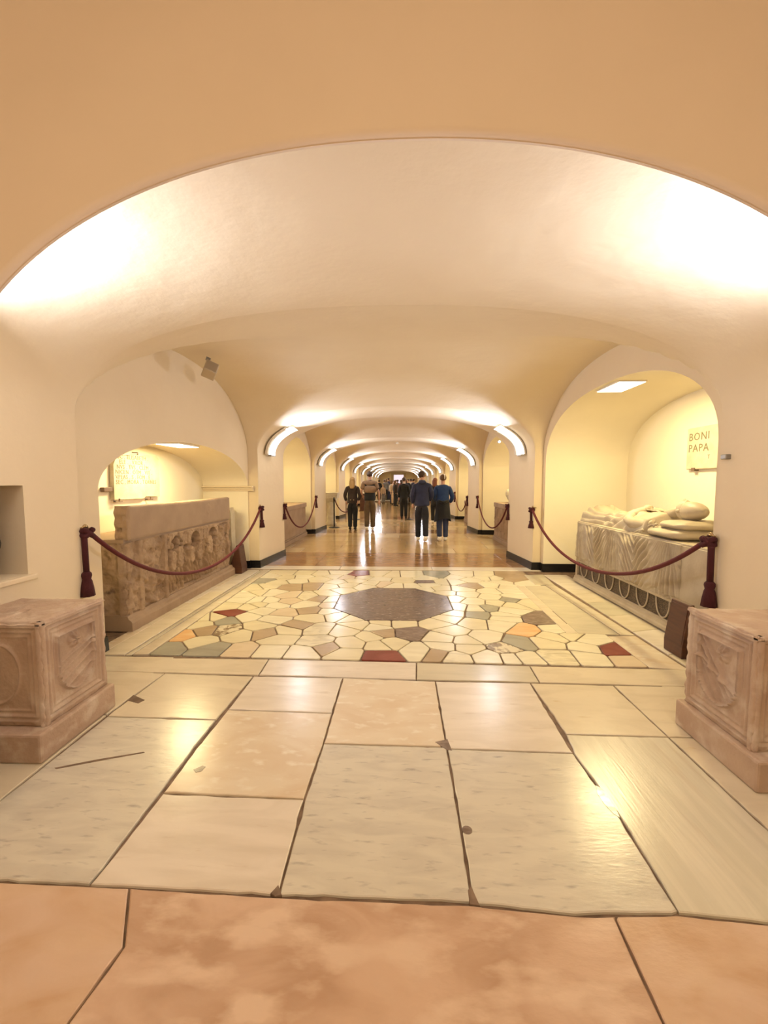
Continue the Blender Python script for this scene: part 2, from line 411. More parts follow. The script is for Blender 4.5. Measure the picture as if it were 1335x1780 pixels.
box(bm, -SX - .1, -SX, -3.5, FY1, 0, TOPZ); box(bm, SX, SX + .1, -3.5, FY1, 0, TOPZ); box(bm, -SX, SX, -3.6, -3.5, 0, TOPZ)
tag(obj('wall_rear', bm, M['front_plaster']), kind='structure')
tag(obj('ceiling_front', nbox(-SX, SX, -3.5, FY1, TOPZ, TOPZ + .1), M['front_plaster']), kind='structure')

# ---------------------------------------------------------------- floor
bm = bmesh.new(); box(bm, -4.3, 4.6, -3.6, YEND + .3, -.1, -.012)
FLOOR = tag(obj('floor', bm, M['grout']), kind='structure')
def slab(poly, m, name='slab', gap=.004, rough=0, z=0.0, parent=None, px=True, bev=.004, rnd=0):
    P = [Vector((*fl(*p), 0)) if px else Vector((p[0], p[1], 0)) for p in poly]
    area_ = sum(a.x * b.y - b.x * a.y for a, b in zip(P, P[1:] + P[:1]))
    if area_ < 0: P.reverse()
    def inset(Q, d):
        n = len(Q); out = []
        for i in range(n):
            a, b, c = Q[i - 1], Q[i], Q[(i + 1) % n]
            e1 = (b - a).normalized(); e2 = (c - b).normalized()
            n1 = Vector((-e1.y, e1.x, 0)); n2 = Vector((-e2.y, e2.x, 0)); s = n1 + n2
            k = s.length_squared
            out.append(b + (s * (2 / k) * d if k > .3 else n1 * d))
        return out
    P = inset(P, gap)
    if rnd:   # clip corners a little
        Q = []
        for i in range(len(P)):
            a, b, c = P[i - 1], P[i], P[(i + 1) % len(P)]
            r1 = min(rnd, (a - b).length * .3); r2 = min(rnd, (c - b).length * .3)
            Q += [b + (a - b).normalized() * r1, b + (c - b).normalized() * r2]
        P = Q
    if rough:
        Q = []
        for a, b in zip(P, P[1:] + P[:1]):
            L = (b - a).length; n = max(1, int(L / .05)); d = (b - a) / n; nn = Vector((-d.y, d.x, 0)).normalized()
            for t in range(n):
                p = a + d * t
                s = ns(p.x, p.y, 0, 9) * .7 + ns(p.x, p.y, 3, 30) * .6
                Q.append(p + nn * rough * (abs(s) * 1.3) if t else p)
        P = Q
    T = inset(P, bev) if len(P) < 12 or rough else inset(P, bev)
    n = len(P)
    vs_ = [(p.x, p.y, -.02) for p in P] + [(p.x, p.y, z - .003) for p in P] + [(p.x, p.y, z) for p in T]
    fs = [tuple(range(2 * n, 3 * n))]
    for r in (0, n):
        for i in range(n): fs.append((r + i, r + (i + 1) % n, r + n + (i + 1) % n, r + n + i))
    return pyd(name, vs_, fs, M[m], parent or FLOOR)

def J(xy0, xy1, y):  # point of a joint line at photo height y
    (x0, y0), (x1, y1) = xy0, xy1; return (x0 + (x1 - x0) * (y - y0) / (y1 - y0), y)
# big slabs in front
A0, A1_ = (287, 1170), (0, 1391)
BIG = [
 ([(145, 1165.5), (287, 1170), (186, 1242), (100, 1240)], 'marble_cream'),
 ([(287, 1170), (440.5, 1175), (376, 1251), (186, 1245), (196, 1236)], 'marble_cream'),
 ([(186, 1245), (376, 1251), (278, 1378.6), (181, 1507), (155, 1537), (-40, 1530), (-190, 1528), (0, 1391)], 'marble_grey'),
 ([(440.5, 1175), (596, 1178), (577.5, 1239.5), (396, 1233)], 'marble_white'),
 ([(396, 1233), (577.5, 1239.5), (562, 1293), (529, 1388.5), (283, 1378), (340, 1301)], 'marble_warm'),
 ([(283, 1378), (529, 1388.5), (484, 1556), (155, 1538), (181, 1507)], 'marble_white'),
 ([(596, 1178), (756.6, 1184), (777, 1298), (562, 1292)], 'marble_warm'),
 ([(562, 1292), (777, 1298), (797.5, 1418), (822, 1568), (484, 1556), (529, 1390)], 'marble_grey'),
 ([(756.6, 1184), (922, 1187), (997, 1309), (777, 1301)], 'marble_white'),
 ([(777, 1301), (997, 1309), (1080.7, 1425), (1180, 1584), (1170, 1588), (1000, 1589), (822, 1571), (797.5, 1418)], 'marble_grey'),
 ([(922, 1187), (1066, 1191), (1162, 1281), (983.5, 1276)], 'marble_cream'),
 ([(983.5, 1276), (1162, 1281), (1335, 1442), (1500, 1604), (1335, 1604), (1180, 1587), (1080.7, 1425), (997, 1309)], 'marble_streak'),
 ([(1066, 1191), (1230, 1194), (1320, 1284), (1162, 1281)], 'marble_cream'),
 ([(1162, 1281), (1320, 1284), (1640, 1604), (1500, 1604), (1335, 1442)], 'marble_cream'),
 ([(-190, 1528), (0, 1391), (186, 1242), (100, 1240), (-400, 1520)], 'marble_cream'),
]
for p, m in BIG: slab(p, m, rough=.008, gap=.0045)
# border strip
for p, m in [([(100, 1141.5), (467.5, 1145.5), (449.5, 1173), (60, 1163.5)], 'marble_cream'), ([(467.5, 1145.5), (724, 1151.5), (723.5, 1181), (449.5, 1173)], 'marble_white'),
             ([(724, 1151.5), (921, 1157.5), (938, 1186), (723.5, 1181)], 'marble_olive'), ([(921, 1157.5), (1250, 1165), (1290, 1196), (938, 1186)], 'marble_cream')]:
    slab(p, m, rough=.004)
# left border: long moulded slabs, then plain tiles to the sarcophagus
def lerp(a, b, t): return (a[0] + (b[0] - a[0]) * t, a[1] + (b[1] - a[1]) * t)
def strip(a0, a1, b0, b1, cuts, mats, **k):
    """a0-b0 near end, a1-b1 far end, floor metres"""
    for i, (s, t) in enumerate(zip(cuts, cuts[1:])):
        slab([lerp(a0, a1, s), lerp(b0, b1, s), lerp(b0, b1, t), lerp(a0, a1, t)], mats[i % len(mats)], px=False, **k)
e0, e1 = fl(257, 1138), fl(470, 991)          # mosaic edge
o0, o1 = fl(172, 1139), fl(431, 991)          # outer line of the band
strip(e0, e1, lerp(e0, o0, .32), lerp(e1, o1, .32), [0, .45, 1], ['marble_cream'], z=.006, bev=.006)
strip(lerp(e0, o0, .34), lerp(e1, o1, .34), lerp(e0, o0, .46), lerp(e1, o1, .46), [0, .45, 1], ['marble_olive'], z=.0)
strip(lerp(e0, o0, .48), lerp(e1, o1, .48), o0, o1, [0, .6, 1], ['marble_cream', 'marble_white'], z=.004)
strip(o0, o1, (-2.72, o0[1]), (-2.72, o1[1]), [0, .22, .45, .68, .85, 1], ['marble_warm', 'marble_cream', 'marble_white'])
slab([(-2.72, 2.2), (-1.93, 2.2), (-1.93, o0[1]), (-2.72, o0[1])], 'marble_cream', px=False, z=-.005)
slab([(-2.72, 1.62), (-1.93, 1.62), (-1.93, 2.2), (-2.72, 2.2)], 'marble_cream', px=False, z=-.005)
# right border: strip, inscribed slab, moulding, outer tiles
slab([(911, 1000), (944, 999), (964, 1017), (929, 1017)], 'marble_olive', z=.005)
slab([(897, 1019), (911, 1019), (1004, 1101), (984, 1101)], 'marble_cream', z=.005)
slab([(911, 1018.5), (948, 1018), (1078, 1104), (1005, 1101.5)], 'marble_olive', z=.004)
slab([(948, 1018), (964.5, 1017.5), (1104, 1105), (1078, 1104)], 'marble_cream', z=.007, bev=.008)
slab([(1055.5, 1105.5), (1104.5, 1105), (1191, 1160), (1212, 1166), (1128.5, 1160)], 'marble_warm')
r0, r1 = fl(1212, 1170), fl(944, 999)
strip(r0, r1, (2.72, 3.4), (2.72, r1[1]), [0, .1, .26, .4, .55, .72, 1], ['marble_cream', 'marble_white', 'marble_cream', 'marble_olive'])
slab([(1.9, 1.62), (2.72, 1.62), (2.72, 3.36), (2.3, 3.36), (1.95, 3.2)], 'marble_cream', px=False, z=-.005)

# mosaic of broken marble: cells round the real centres of the pieces
A = dict(c='piece_cream', w='piece_white', v='piece_vein', p='piece_pink', g='piece_grey', d='piece_dark', r='piece_red', b='piece_brown', o='piece_orange', s='piece_speckle')
S1 = "290,790,g 690,800,g 1000,810,p 440,660,o 600,720,c 970,660,c 840,610,s 650,620,b 600,550,c 625,505,c 760,490,c 860,515,g 900,447,r 1040,480,w 890,380,c 1080,385,c 1020,320,w 1050,272,w 1120,205,c 1220,130,g 1280,90,w 1180,570,c 1240,640,b"
S2 = "180,85,w 310,60,c 330,105,c 240,150,c 500,62,c 660,68,c 480,100,w 420,132,w 640,118,c 820,60,w 780,90,c 1020,75,r 1230,72,c 920,100,p 820,150,c 980,133,c 1060,103,c 1220,120,w 910,175,c 1170,160,w 1080,195,w 1200,200,p 360,195,b 590,185,b 730,188,w 150,187,c 190,250,w 870,230,c 60,248,c 330,280,p 720,260,c 540,285,v 640,303,b 30,325,w 160,325,w 340,330,p 770,310,w 510,365,w 220,370,w 50,365,c 760,378,p 90,425,w 740,425,w 300,445,p 550,418,b 820,475,c 210,505,w 560,495,c 960,500,w 430,562,b 1000,560,c 320,615,c 640,600,v 880,615,c 1120,515,w 1200,585,w 1260,540,c 1150,670,c 240,700,c 620,720,v 930,735,c 1240,755,c 150,815,w 490,825,w 700,782,b 880,840,c 1240,862,r"
S3 = "100,80,c 300,80,w 560,80,g 820,78,w 1000,85,w 1230,95,b 230,130,c 440,110,w 455,147,d 600,145,c 730,145,w 740,100,w 870,125,w 1000,105,w 1120,108,w 30,120,c 20,165,p 160,185,w 300,185,w 470,172,w 590,210,c 880,182,b 1070,175,w 1200,150,w 1240,190,w 440,217,w 790,215,w 1080,240,w 640,255,c 840,265,w 1240,235,w 1290,282,w 1080,292,w 710,305,w 1260,318,g 910,335,w 1130,350,v 750,390,w 930,405,w 1060,400,g 690,445,c 960,460,g 1270,370,c 1240,420,w 1190,490,w 650,500,c 550,545,c 910,545,c 1170,560,w 190,540,c 280,640,d 700,620,c 20,640,b 1010,680,w 600,690,w 830,715,c 90,740,c 370,810,w 610,770,w 560,840,b 850,785,c 730,870,v 1050,870,w 1220,790,s 1300,880,w"
S4 = "200,430,o 320,360,d 430,430,w 170,520,g 400,480,c 360,520,c 190,620,w 440,610,v 640,500,w 620,550,w 650,620,w 820,570,r 920,640,p 220,245,c 120,302,w 50,330,w 50,385,c 110,90,b 200,115,w 110,230,g 520,470,c"
pts = []
for S, ox, oy, sc in ((S1, 240, 985, 5.5625), (S2, 440, 985, 5.5625), (S3, 660, 985, 5.5625), (S4, 860, 985, 3.926)):
    for t in S.split():
        x, y, c = t.split(','); X, Y = fl(ox + float(x) / sc, oy + float(y) / sc)
        if all((X - a) ** 2 + (Y - b) ** 2 > .07 ** 2 for a, b, _ in pts): pts.append((X, Y, c))
OC = (-.062, 5.10); ORX, ORY = .735, .72
octp = [(OC[0] + ORX * math.cos(PI / 8 + k * PI / 4) * 1.04, OC[1] + ORY * math.sin(PI / 8 + k * PI / 4) * 1.04) for k in range(8)]
def clip(poly, n, d):   # keep n.p <= d
    out = []
    for a, b in zip(poly, poly[1:] + poly[:1]):
        da, db = a[0] * n[0] + a[1] * n[1] - d, b[0] * n[0] + b[1] * n[1] - d
        if da <= 0: out.append(a)
        if (da < 0 < db) or (db < 0 < da):
            t = da / (da - db); out.append((a[0] + (b[0] - a[0]) * t, a[1] + (b[1] - a[1]) * t))
    return out
HULL = [fl(257, 1138), fl(1129, 1160), fl(908, 992.5), fl(470, 991)]
base = [(-5, 2), (5, 2), (5, 9), (-5, 9)]
for a, b in zip(HULL, HULL[1:] + HULL[:1]):
    n = (b[1] - a[1], a[0] - b[0]); base = clip(base, n, n[0] * a[0] + n[1] * a[1])
def inside_oct(p): return all((octp[(k + 1) % 8][0] - octp[k][0]) * (p[1] - octp[k][1]) - (octp[(k + 1) % 8][1] - octp[k][1]) * (p[0] - octp[k][0]) > -.02 for k in range(8))
pts = [p for p in pts if not inside_oct(p)]
# companions along the octagon keep its outline straight
for i, (x, y, c) in enumerate(pts):
    cell = list(base)
    for j, (x2, y2, _) in enumerate(pts):
        if i == j or (x - x2) ** 2 + (y - y2) ** 2 > 4: continue
        n = (x2 - x, y2 - y); cell = clip(cell, n, n[0] * (x + x2) / 2 + n[1] * (y + y2) / 2)
        if not cell: break
    # cut away the octagon: clip by the octagon edge that faces the seed
    best = None
    for k in range(8):
        a, b = octp[k], octp[(k + 1) % 8]; n = (a[1] - b[1], b[0] - a[0]); L = math.hypot(*n); n = (n[0] / L, n[1] / L)
        dd = n[0] * a[0] + n[1] * a[1]; s = n[0] * x + n[1] * y - dd
        if best is None or s < best[0]: best = (s, n, dd)
    if best and cell: cell = clip(cell, best[1], best[2])
    # drop near-duplicate corners
    cl = []
    for p in cell:
        if not cl or math.hypot(p[0] - cl[-1][0], p[1] - cl[-1][1]) > .02: cl.append(p)
    if len(cl) > 2 and math.hypot(cl[0][0] - cl[-1][0], cl[0][1] - cl[-1][1]) < .02: cl.pop()
    if len(cl) < 3: continue
    slab(cl, A[c], 'mosaic_piece', gap=.007, px=False, rnd=.014, bev=.003)
slab(octp, 'octagon_stone', 'octagon_slab', gap=.004, px=False)
# rows beyond the mosaic
def row(y0, y1, x0, x1, lens, mats, off=0, **k):
    x = x0 - off; i = 0
    while x < x1:
        L = lens[i % len(lens)]; a, b = max(x, x0), min(x + L, x1)
        if b - a > .05: slab([(a, y0), (b, y0), (b, y1), (a, y1)], random.choice(mats), px=False, gap=.003, bev=.002, **k)
        x += L; i += 1
ytop = fl(690, 991)[1]; yb0 = fl(690, 985)[1]; yb1 = fl(690, 961)[1]
row(ytop + .02, yb0, -2.72, 2.9, [2.1, 1.6, 2.2], ['marble_cream', 'marble_white'], .4)
row(yb0, yb1, -2.5, 2.4, [1.3, .9, 1.5, 1.1], ['band_brown'], .3)
far = bmesh.new()
y = yb1; k = 0; brown_next = False
PV = ['paving_tan', 'paving_tan', 'paving_gold', 'paving_light']
bands = [(a + .15, b - .1) for a, b in PIERS[2:]]
while y < 19:
    nb = [b for b in bands if b[1] > y][0]
    if y >= nb[0] - .02: y2 = nb[1]; ms = ['band_brown']; ls = [1.2, 1.5]
    else:
        y2 = min(y + [.62, .5, .7][k % 3], nb[0]); ms = PV; ls = [.9, .7, 1.15, .6]
        if nb[0] - y2 < .15: y2 = nb[0]
    row(y, y2, -3.7, 3.7, ls, ms, random.random() * .6); y = y2; k += 1
# farther away the paving is one part
fv = []; ffc = []
while y < YEND:
    nb = ([b for b in bands if b[1] > y] or [(999, 1000)])[0]
    y2 = min(y + .8, max(y + .1, nb[0])) if y < nb[0] - .02 else nb[1]
    x = -3.6 - random.random()
    while x < 3.7:
        i = len(fv); fv += [(x + .004, y + .004, 0), (x + .996, y + .004, 0), (x + .996, y2 - .004, 0), (x + .004, y2 - .004, 0)]; ffc.append((i, i + 1, i + 2, i + 3)); x += 1
    y = y2
tag(pyd('far_paving', fv, ffc, M['paving_tan'], FLOOR), kind='stuff')
# threshold and room floor in front: large reddish travertine slabs
TY = [fl(0, 1532), fl(484, 1558), fl(822, 1572), fl(1000, 1591), fl(1175, 1589), fl(1335, 1606)]
jl0, jl1 = fl(215, 1645), fl(120, 1775); jr0, jr1 = fl(1070, 1597), fl(1150, 1770)
slab([(-3.4, -1.0), (jl1[0] - .05, -1.0), jl1, jl0, fl(225, 1542), TY[0], (-3.4, TY[0][1])], 'travertine_b', px=False, rough=.004)
slab([(jl1[0] - .05, -1.0), (jr1[0] + .05, -1.0), jr1, jr0, fl(1072, 1591), TY[3], TY[2], TY[1], fl(225, 1542), jl0, jl1], 'travertine', px=False, rough=.004)
slab([(jr1[0] + .05, -1.0), (3.4, -1.0), (3.4, TY[5][1]), TY[5], TY[4], fl(1072, 1591), jr0, jr1], 'travertine_b', px=False, rough=.004)
for i in range(4): slab([(-3.4 + 1.7 * i, -3.5), (-1.7 + 1.7 * i, -3.5), (-1.7 + 1.7 * i, -1.0), (-3.4 + 1.7 * i, -1.0)], 'travertine_b', px=False)
for poly, m in (([(1035, 1365), (1048, 1372), (1072, 1408), (1078, 1422), (1066, 1415), (1050, 1398), (1038, 1380)], 'piece_speckle'), ([(336, 1338), (352, 1331), (358, 1333), (350, 1341), (340, 1343)], 'piece_dark'),
                ([(94, 1335), (170, 1320), (250, 1307), (252, 1308.5), (175, 1322.5), (98, 1337)], 'grout'), ([(470, 1553), (484, 1538), (490, 1556), (478, 1559)], 'grout'), ([(813, 1548), (819, 1540), (834, 1574), (816, 1572)], 'grout'),
                ([(756, 1290), (778, 1285), (786, 1305), (775, 1303)], 'piece_dark'), ([(222, 1218), (232, 1208), (252, 1217), (240, 1223)], 'grout')):
    slab(poly, m, 'joint_filler', gap=0, bev=.001, z=.0015)
# round stone plug mended into a joint
bm = bmesh.new(); c = fl(812, 1443); lathe(bm, [(.022, -.01), (.022, .0015), (.018, .003)], (c[0], c[1], 0), 14); obj('stone_plug', bm, M['piece_dark'], FLOOR)

# ---------------------------------------------------------------- cove lamps
def cove(sgn, i, Y0):
    Y1 = Y0 + .28; W = width(Y0 + .2)
    t = empty('wall_lamp', (XC + sgn * W, Y0 + .14, SPRING))
    where = {0: 'nearest pier, at the frame edge', 1: 'second pier', 2: 'third pier', 3: 'fourth pier'}.get(i)
    sd = 'left' if sgn < 0 else 'right'
    if i < 4: tag(t, 'curved white glowing lamp strip on the %s, %s side' % (where, sd), 'lamp', 'curved lamps on the piers')
    else: tag(t, 'small distant curved lamp strip on the %s pier of the %s side' % (['fifth', 'sixth', 'seventh', 'eighth', 'ninth', 'tenth'][i - 4], sd), 'lamp', 'far curved lamps on the piers')
    def P(a, off):   # a: 0..1 up the haunch
        th = .02 + a * .78
        u = math.cos(th) ** (2 / 2.3); v = math.sin(th) ** (2 / 2.3)
        nx, nz = -math.cos(th) * sgn, -math.sin(th)
        return (sgn * W * (u - 1) + nx * off, (CROWN - SPRING) * v + nz * off)
    def sweep(y0, y1, o0, o1, a0=0, a1=1, n=10):
        bm = bmesh.new(); R_ = []
        for k in range(n + 1):
            a = a0 + (a1 - a0) * k / n
            (x0, z0), (x1, z1) = P(a, o0), P(a, o1)
            R_.append([bm.verts.new(v) for v in ((x0, y0 - Y0 - .14, z0), (x0, y1 - Y0 - .14, z0), (x1, y1 - Y0 - .14, z1), (x1, y0 - Y0 - .14, z1))])
        for a, b in zip(R_, R_[1:]):
            for k in range(4): bm.faces.new((a[k], a[(k + 1) % 4], b[(k + 1) % 4], b[k]))
        bm.faces.new(R_[0][::-1]); bm.faces.new(R_[-1]); return bm
    AM = .84
    obj('diffuser', sweep(Y0 + .02, Y1 - .02, .025, .085, 0, AM), M['lamp_glow'], t, True)
    obj('back_plate', sweep(Y0 + .015, Y1 - .015, .004, .03, 0, AM), M['housing'], t)
    obj('end_cap', sweep(Y0 + .01, Y1 - .01, .03, .09, -.025, -.005, 1), M['grey_metal'], t)
    obj('side_flap', sweep(*((Y0 - .09, Y0 + .01) if sgn < 0 else (Y1 - .01, Y1 + .09)), .01, .10 if sgn > 0 else .05, 0, AM * .9), M['housing'], t)
    x, z = P(AM * .85, .20)
    d = (-sgn * .9, .50 if i == 0 else -.38, .48)
    l = area('lamp_light', (XC + sgn * W + x, Y0 + .14, z + SPRING), d, .34, .20, COVE_W * (1.0 if i < 6 else .8), COVE_C, math.radians(170))
    l.parent = t; l.location = (x, 0, z)
for i, (a, b) in enumerate(PIERS[:-1]):
    for s in (-1, 1): cove(s, i, 1.63 if i == 0 else a + .32)

# ---------------------------------------------------------------- niche ceiling panels
def panel(x0, x1, y0, y1, z, tilt, label, power, group='panel lamps in the niches'):
    t = empty('ceiling_panel_lamp', ((x0 + x1) / 2, (y0 + y1) / 2, z), 0, label, 'lamp', group)
    t.rotation_euler = (0, tilt, 0)
    hx, hy = (x1 - x0) / 2, (y1 - y0) / 2
    bm = bmesh.new(); box(bm, -hx, hx, -hy, hy, 0, .02); obj('frame', bm, M['housing'], t)
    obj('diffuser', nbox(-hx + .012, hx - .012, -hy + .012, hy - .012, -.006, .002), M['niche_glow'], t)
    l = area('panel_light', (0, 0, 0), (0, 0, -1), 2 * hx, 2 * hy, power, NICHE_C); l.parent = t; l.location = (0, 0, -.012)
panel(-2.95, -2.66, 4.95, 5.5, 1.962, 0, 'glowing flat panel lamp under the low arch behind the left sarcophagus', NICHE_W * .6)
panel(2.50, 2.82, 4.90, 5.45, 2.640, 0, 'glowing flat panel lamp over the lying marble figure', NICHE_W)
for i in range(1, NP - 1):
    for s in (-1, 1):
        rx, op, back = NICHES[(s, i)]
        c = (op[0] + op[1]) / 2; xm = (rx + back) / 2
        if i < 5: panel(xm - .15, xm + .15, c - .3, c + .3, 2.57, 0, 'small flat panel lamp high in the %s niche on the %s side' % (['', 'second', 'third', 'fourth', 'fifth'][i], 'left' if s < 0 else 'right'), NICHE_W * .62, 'panel lamps in the farther niches')
        else:
            panel(xm - .15, xm + .15, c - .3, c + .3, 2.57, 0, 'tiny flat panel lamp in the %s niche on the %s side' % (['sixth', 'seventh', 'eighth', 'ninth', 'tenth'][i - 5], 'left' if s < 0 else 'right'), NICHE_W * .4, 'panel lamps in the distant niches')
# added lamp bodies, out of view, to carry the visitor's room lights
for s in (-1, 1):
    t = empty('added_ceiling_lamp', (s, -1.7, 3.47), 0, '%s added flat warm lamp, out of view on the front room ceiling' % ('left' if s < 0 else 'right'), 'lamp', 'added lamps of the front room')
    obj('frame', nbox(-.85, .85, -.3, .3, 0, .12), M['housing'], t)

# ---------------------------------------------------------------- cornice in the left niche
bm = bmesh.new()
for z0, z1, p in ((1.345, 1.375, .02), (1.375, 1.40, .04), (1.405, 1.435, .06)): box(bm, -3.38, -2.50, 7.06 - p, 7.08, z0, z1, .004)
tag(obj('trim_1', bm, M['plaster']), kind='structure')

# sill and dark bust in the small recess of the near left pier
XN = XC - width(2.4)
tag(obj('trim_2', nbox(XN - .335, XN + .03, 2.05, 2.70, .845, .883, .008), M['plaster']), kind='structure')
t = empty('dark_bust', (XN - .15, 2.45, .884), 0, 'dark bronze bust half cut by the left frame edge inside the small square wall recess', 'sculpture')
bm = bmesh.new(); lathe(bm, [(.10, 0), (.10, .03), (.06, .05), (.05, .11), (.09, .14)], n=16); obj('base', bm, M['bronze'], t, True)
bm = bmesh.new(); ell(bm, (0, .0, .22), (.10, .15, .11), 3); tube(bm, [(0, 0, .28), (.01, 0, .36)], [.06, .05], 12)
ell(bm, (.012, 0, .43), (.085, .075, .105), 3); tube(bm, [(.08, 0, .45), (.115, 0, .415)], [.014, .02], 8); ell(bm, (0, 0, .48), (.085, .08, .06), 2)
obj('figure', bm, M['bronze'], t, True)

# ---------------------------------------------------------------- carved marble blocks at the entrance
def shield(u, v, cu, cv, W, Hh, style):
    """incised coat of arms: outline, chevron bands and a flower"""
    x, y = (u - cu) / W, (v - cv) / Hh      # -1..1
    if y > -.1: d = max(abs(x) - 1, y - 1)
    else: d = math.hypot(x, (y + .1) / .9) - 1
    h = 0
    h += .009 * math.exp(-(d / .035) ** 2)
    if d < 0:
        h -= .004
        if style == 0:
            for c in (-.05, -.38, -.70):
                e = y - (c + .32 * x); h += .006 * math.exp(-(e / .05) ** 2)
            e = y - .22 - .22 * x; h += .008 * math.exp(-(e / .03) ** 2)
            r = math.hypot((x - .05) * W, (y - .62) * Hh); a = math.atan2(y - .62, x - .05)
            if r < .05: h += .009 * (1 - (r / .05) ** 4) * (.6 + .4 * math.cos(6 * a)) 
        else:
            for k, (ox, an) in enumerate(((0, -1.05), (.38, -1.0), (.72, -.95))):
                e = (y - .30) + (x + 1.0 - ox) * 1.25 * (1 if k == 0 else .8) ; h += .007 * math.exp(-(e / .06) ** 2)
            e = y - .28 + .38 * (x + 1); h += .008 * math.exp(-(e / .05) ** 2)
            r = math.hypot((x - .1) * W, (y - .62) * Hh); a = math.atan2(y - .62, x - .1)
            if r < .05: h += .008 * (1 - (r / .05) ** 4) * (.6 + .4 * math.cos(6 * a))
    return h
def frame_h(u, v, W, Hh, m0, m1):
    d = min(u, W - u, v, Hh - v)
    h = 0
    h -= .016 * sst(m0 * .62, m0 * .70, d)
    h += .012 * math.exp(-((d - m0) / .009) ** 2)
    h += .006 * math.exp(-((d - m1) / .006) ** 2)
    h += ns(u, v, 1, 14) * .0022 + ns(u, v, 4, 45) * .0012
    e = min(W - u, Hh - v, u, v)
    if e < .03: h -= (.03 - e) * .35 * (1 + ns(u, v, 9, 25))
    return h
def cippus(name, x_face, y0, y1, sgn, depth, label, style):
    # sgn: +1 when the carved face looks towards +x
    t = empty(name, (x_face - sgn * depth / 2, (y0 + y1) / 2, 0), 0, label, 'altar block')
    lx = sgn * depth / 2; L = y1 - y0
    o = obj('plinth', box(bmesh.new(), -depth / 2 - .03, depth / 2 + .03, -L / 2 - .075, L / 2 + .02, 0, .16, .012), M['cippus'], t)
    z0, z1 = .16, .745; Hb = z1 - z0
    bm = bmesh.new(); box(bm, -depth / 2 + .03, depth / 2 - .03, -L / 2 + .03, L / 2 - .03, z0, z1 - .03, .01)
    obj('body', bm, M['cippus'], t)
    vs_, fs = relief((lx, L / 2 if sgn < 0 else -L / 2, z0), (0, -1 if sgn < 0 else 1, 0), (0, 0, 1), (sgn, 0, 0), L, Hb, 110, 120,
                     lambda u, v: frame_h(u, v, L, Hb, .055, .085) + 3 * shield(u, v, L * .5, Hb * .50, L * .28, Hb * .30, style))
    pyd('carved_panel', vs_, fs, M['cippus'], t, True, True)
    vs_, fs = relief((-depth / 2, -L / 2, z0), (1, 0, 0), (0, 0, 1), (0, -1, 0), depth, Hb, 110, 110,
                     lambda u, v: frame_h(u, v, depth, Hb, .055, .085) + .010 * math.exp(-((math.hypot((u - depth * .5) / .14, (v - Hb * .5) / .17) - 1) / .05) ** 2))
    pyd('carved_panel', vs_, fs, M['cippus'], t, True, True)
    # worn top with an old clamp hole and pour channel
    def top(u, v):
        h = ns(u, v, 5, 9) * .004 + ns(u, v, 6, 35) * .0018
        e = min(u, v, depth - u, L - v)
        if e < .035: h -= (.035 - e) * (.35 + .5 * max(0, ns(u, v, 7, 16)))
        d = math.hypot(u - depth / 2, v - L * .42); h -= .009 * (1 - sst(.018, .03, d))
        if sgn > 0 and abs(u - depth / 2 - .02) < .012 and v < L * .42: h -= .006
        return h
    vs_, fs = relief((-depth / 2, -L / 2, z1), (1, 0, 0), (0, 1, 0), (0, 0, 1), depth, L, 80, 80, top, .02)
    pyd('top_slab', vs_, fs, M['cippus'], t, True, True)
    return t
cippus('carved_block', -1.925, 2.11, 2.60, 1, .56, 'carved pinkish marble block with a shield relief on a plinth, left foreground', 0)
cippus('carved_block', 1.755, 2.03, 2.53, -1, .60, 'carved pinkish marble block with a shield relief on a plinth, right foreground', 1)

# ---------------------------------------------------------------- relief sarcophagus on the left
t = empty('sarcophagus', (-3.0, 5.28, 0), 0, 'long weathered sarcophagus with carved figures and plain upright lid in the left niche', 'sarcophagus')
SY0, SY1 = 3.97 - 5.28, 6.59 - 5.28
XF = .30          # carved front plane relative to -3.0
bm = bmesh.new()
pr = [(.335, 0), (.335, .085), (.325, .105), (.30, .12), (.285, .155), (.20, .155), (.20, 0)]
def prism_y(bm, pr, y0, y1, n=1, jit=0):
    R_ = []
    for k in range(n + 1):
        y = y0 + (y1 - y0) * k / n
        R_.append([bm.verts.new((x + (ns(y, z, x, 12) * jit), y, z + (ns(y, x, z, 10) * jit if z > 0 else 0))) for x, z in pr])
    m = len(pr)
    for a, b in zip(R_, R_[1:]):
        for k in range(m): bm.faces.new((a[k], a[(k + 1) % m], b[(k + 1) % m], b[k]))
    bm.faces.new(R_[0][::-1]); bm.faces.new(R_[-1])
prism_y(bm, pr, SY0, SY1, 60, .006)
prx = [(-.35, 0), (-.35, .155), (.24, .155), (.24, 0)]
box(bm, -.37, .22, SY0 + .002, SY1 - .002, 0, .155)
obj('base_moulding', bm, M['carved_smooth'], t)
FIG = []   # figures: (y centre, foot z, height, lean)
def cap(px_, py_, ax, ay, bx, by, r):
    dx, dy = bx - ax, by - ay; L2 = dx * dx + dy * dy + 1e-9
    s = max(0, min(1, ((px_ - ax) * dx + (py_ - ay) * dy) / L2))
    d = math.hypot(px_ - ax - dx * s, py_ - ay - dy * s); return math.sqrt(max(0, 1 - (d / r) ** 2)) * r
figs = [(.84, .02, .60, .02, 1), (1.03, .02, .64, -.02, 0), (1.30, .05, .56, .0, 1), (1.50, .03, .60, .03, 0), (1.84, .04, .66, -.03, 1), (2.02, .05, .58, .03, 0), (.42, .05, .52, .03, 1), (2.30, .05, .5, 0, 0), (.56, .05, .5, -.02, 0)]
worn = {.42: .6, .56: .55, 2.30: .5}
SL, SH = SY1 - SY0 - .04, .74
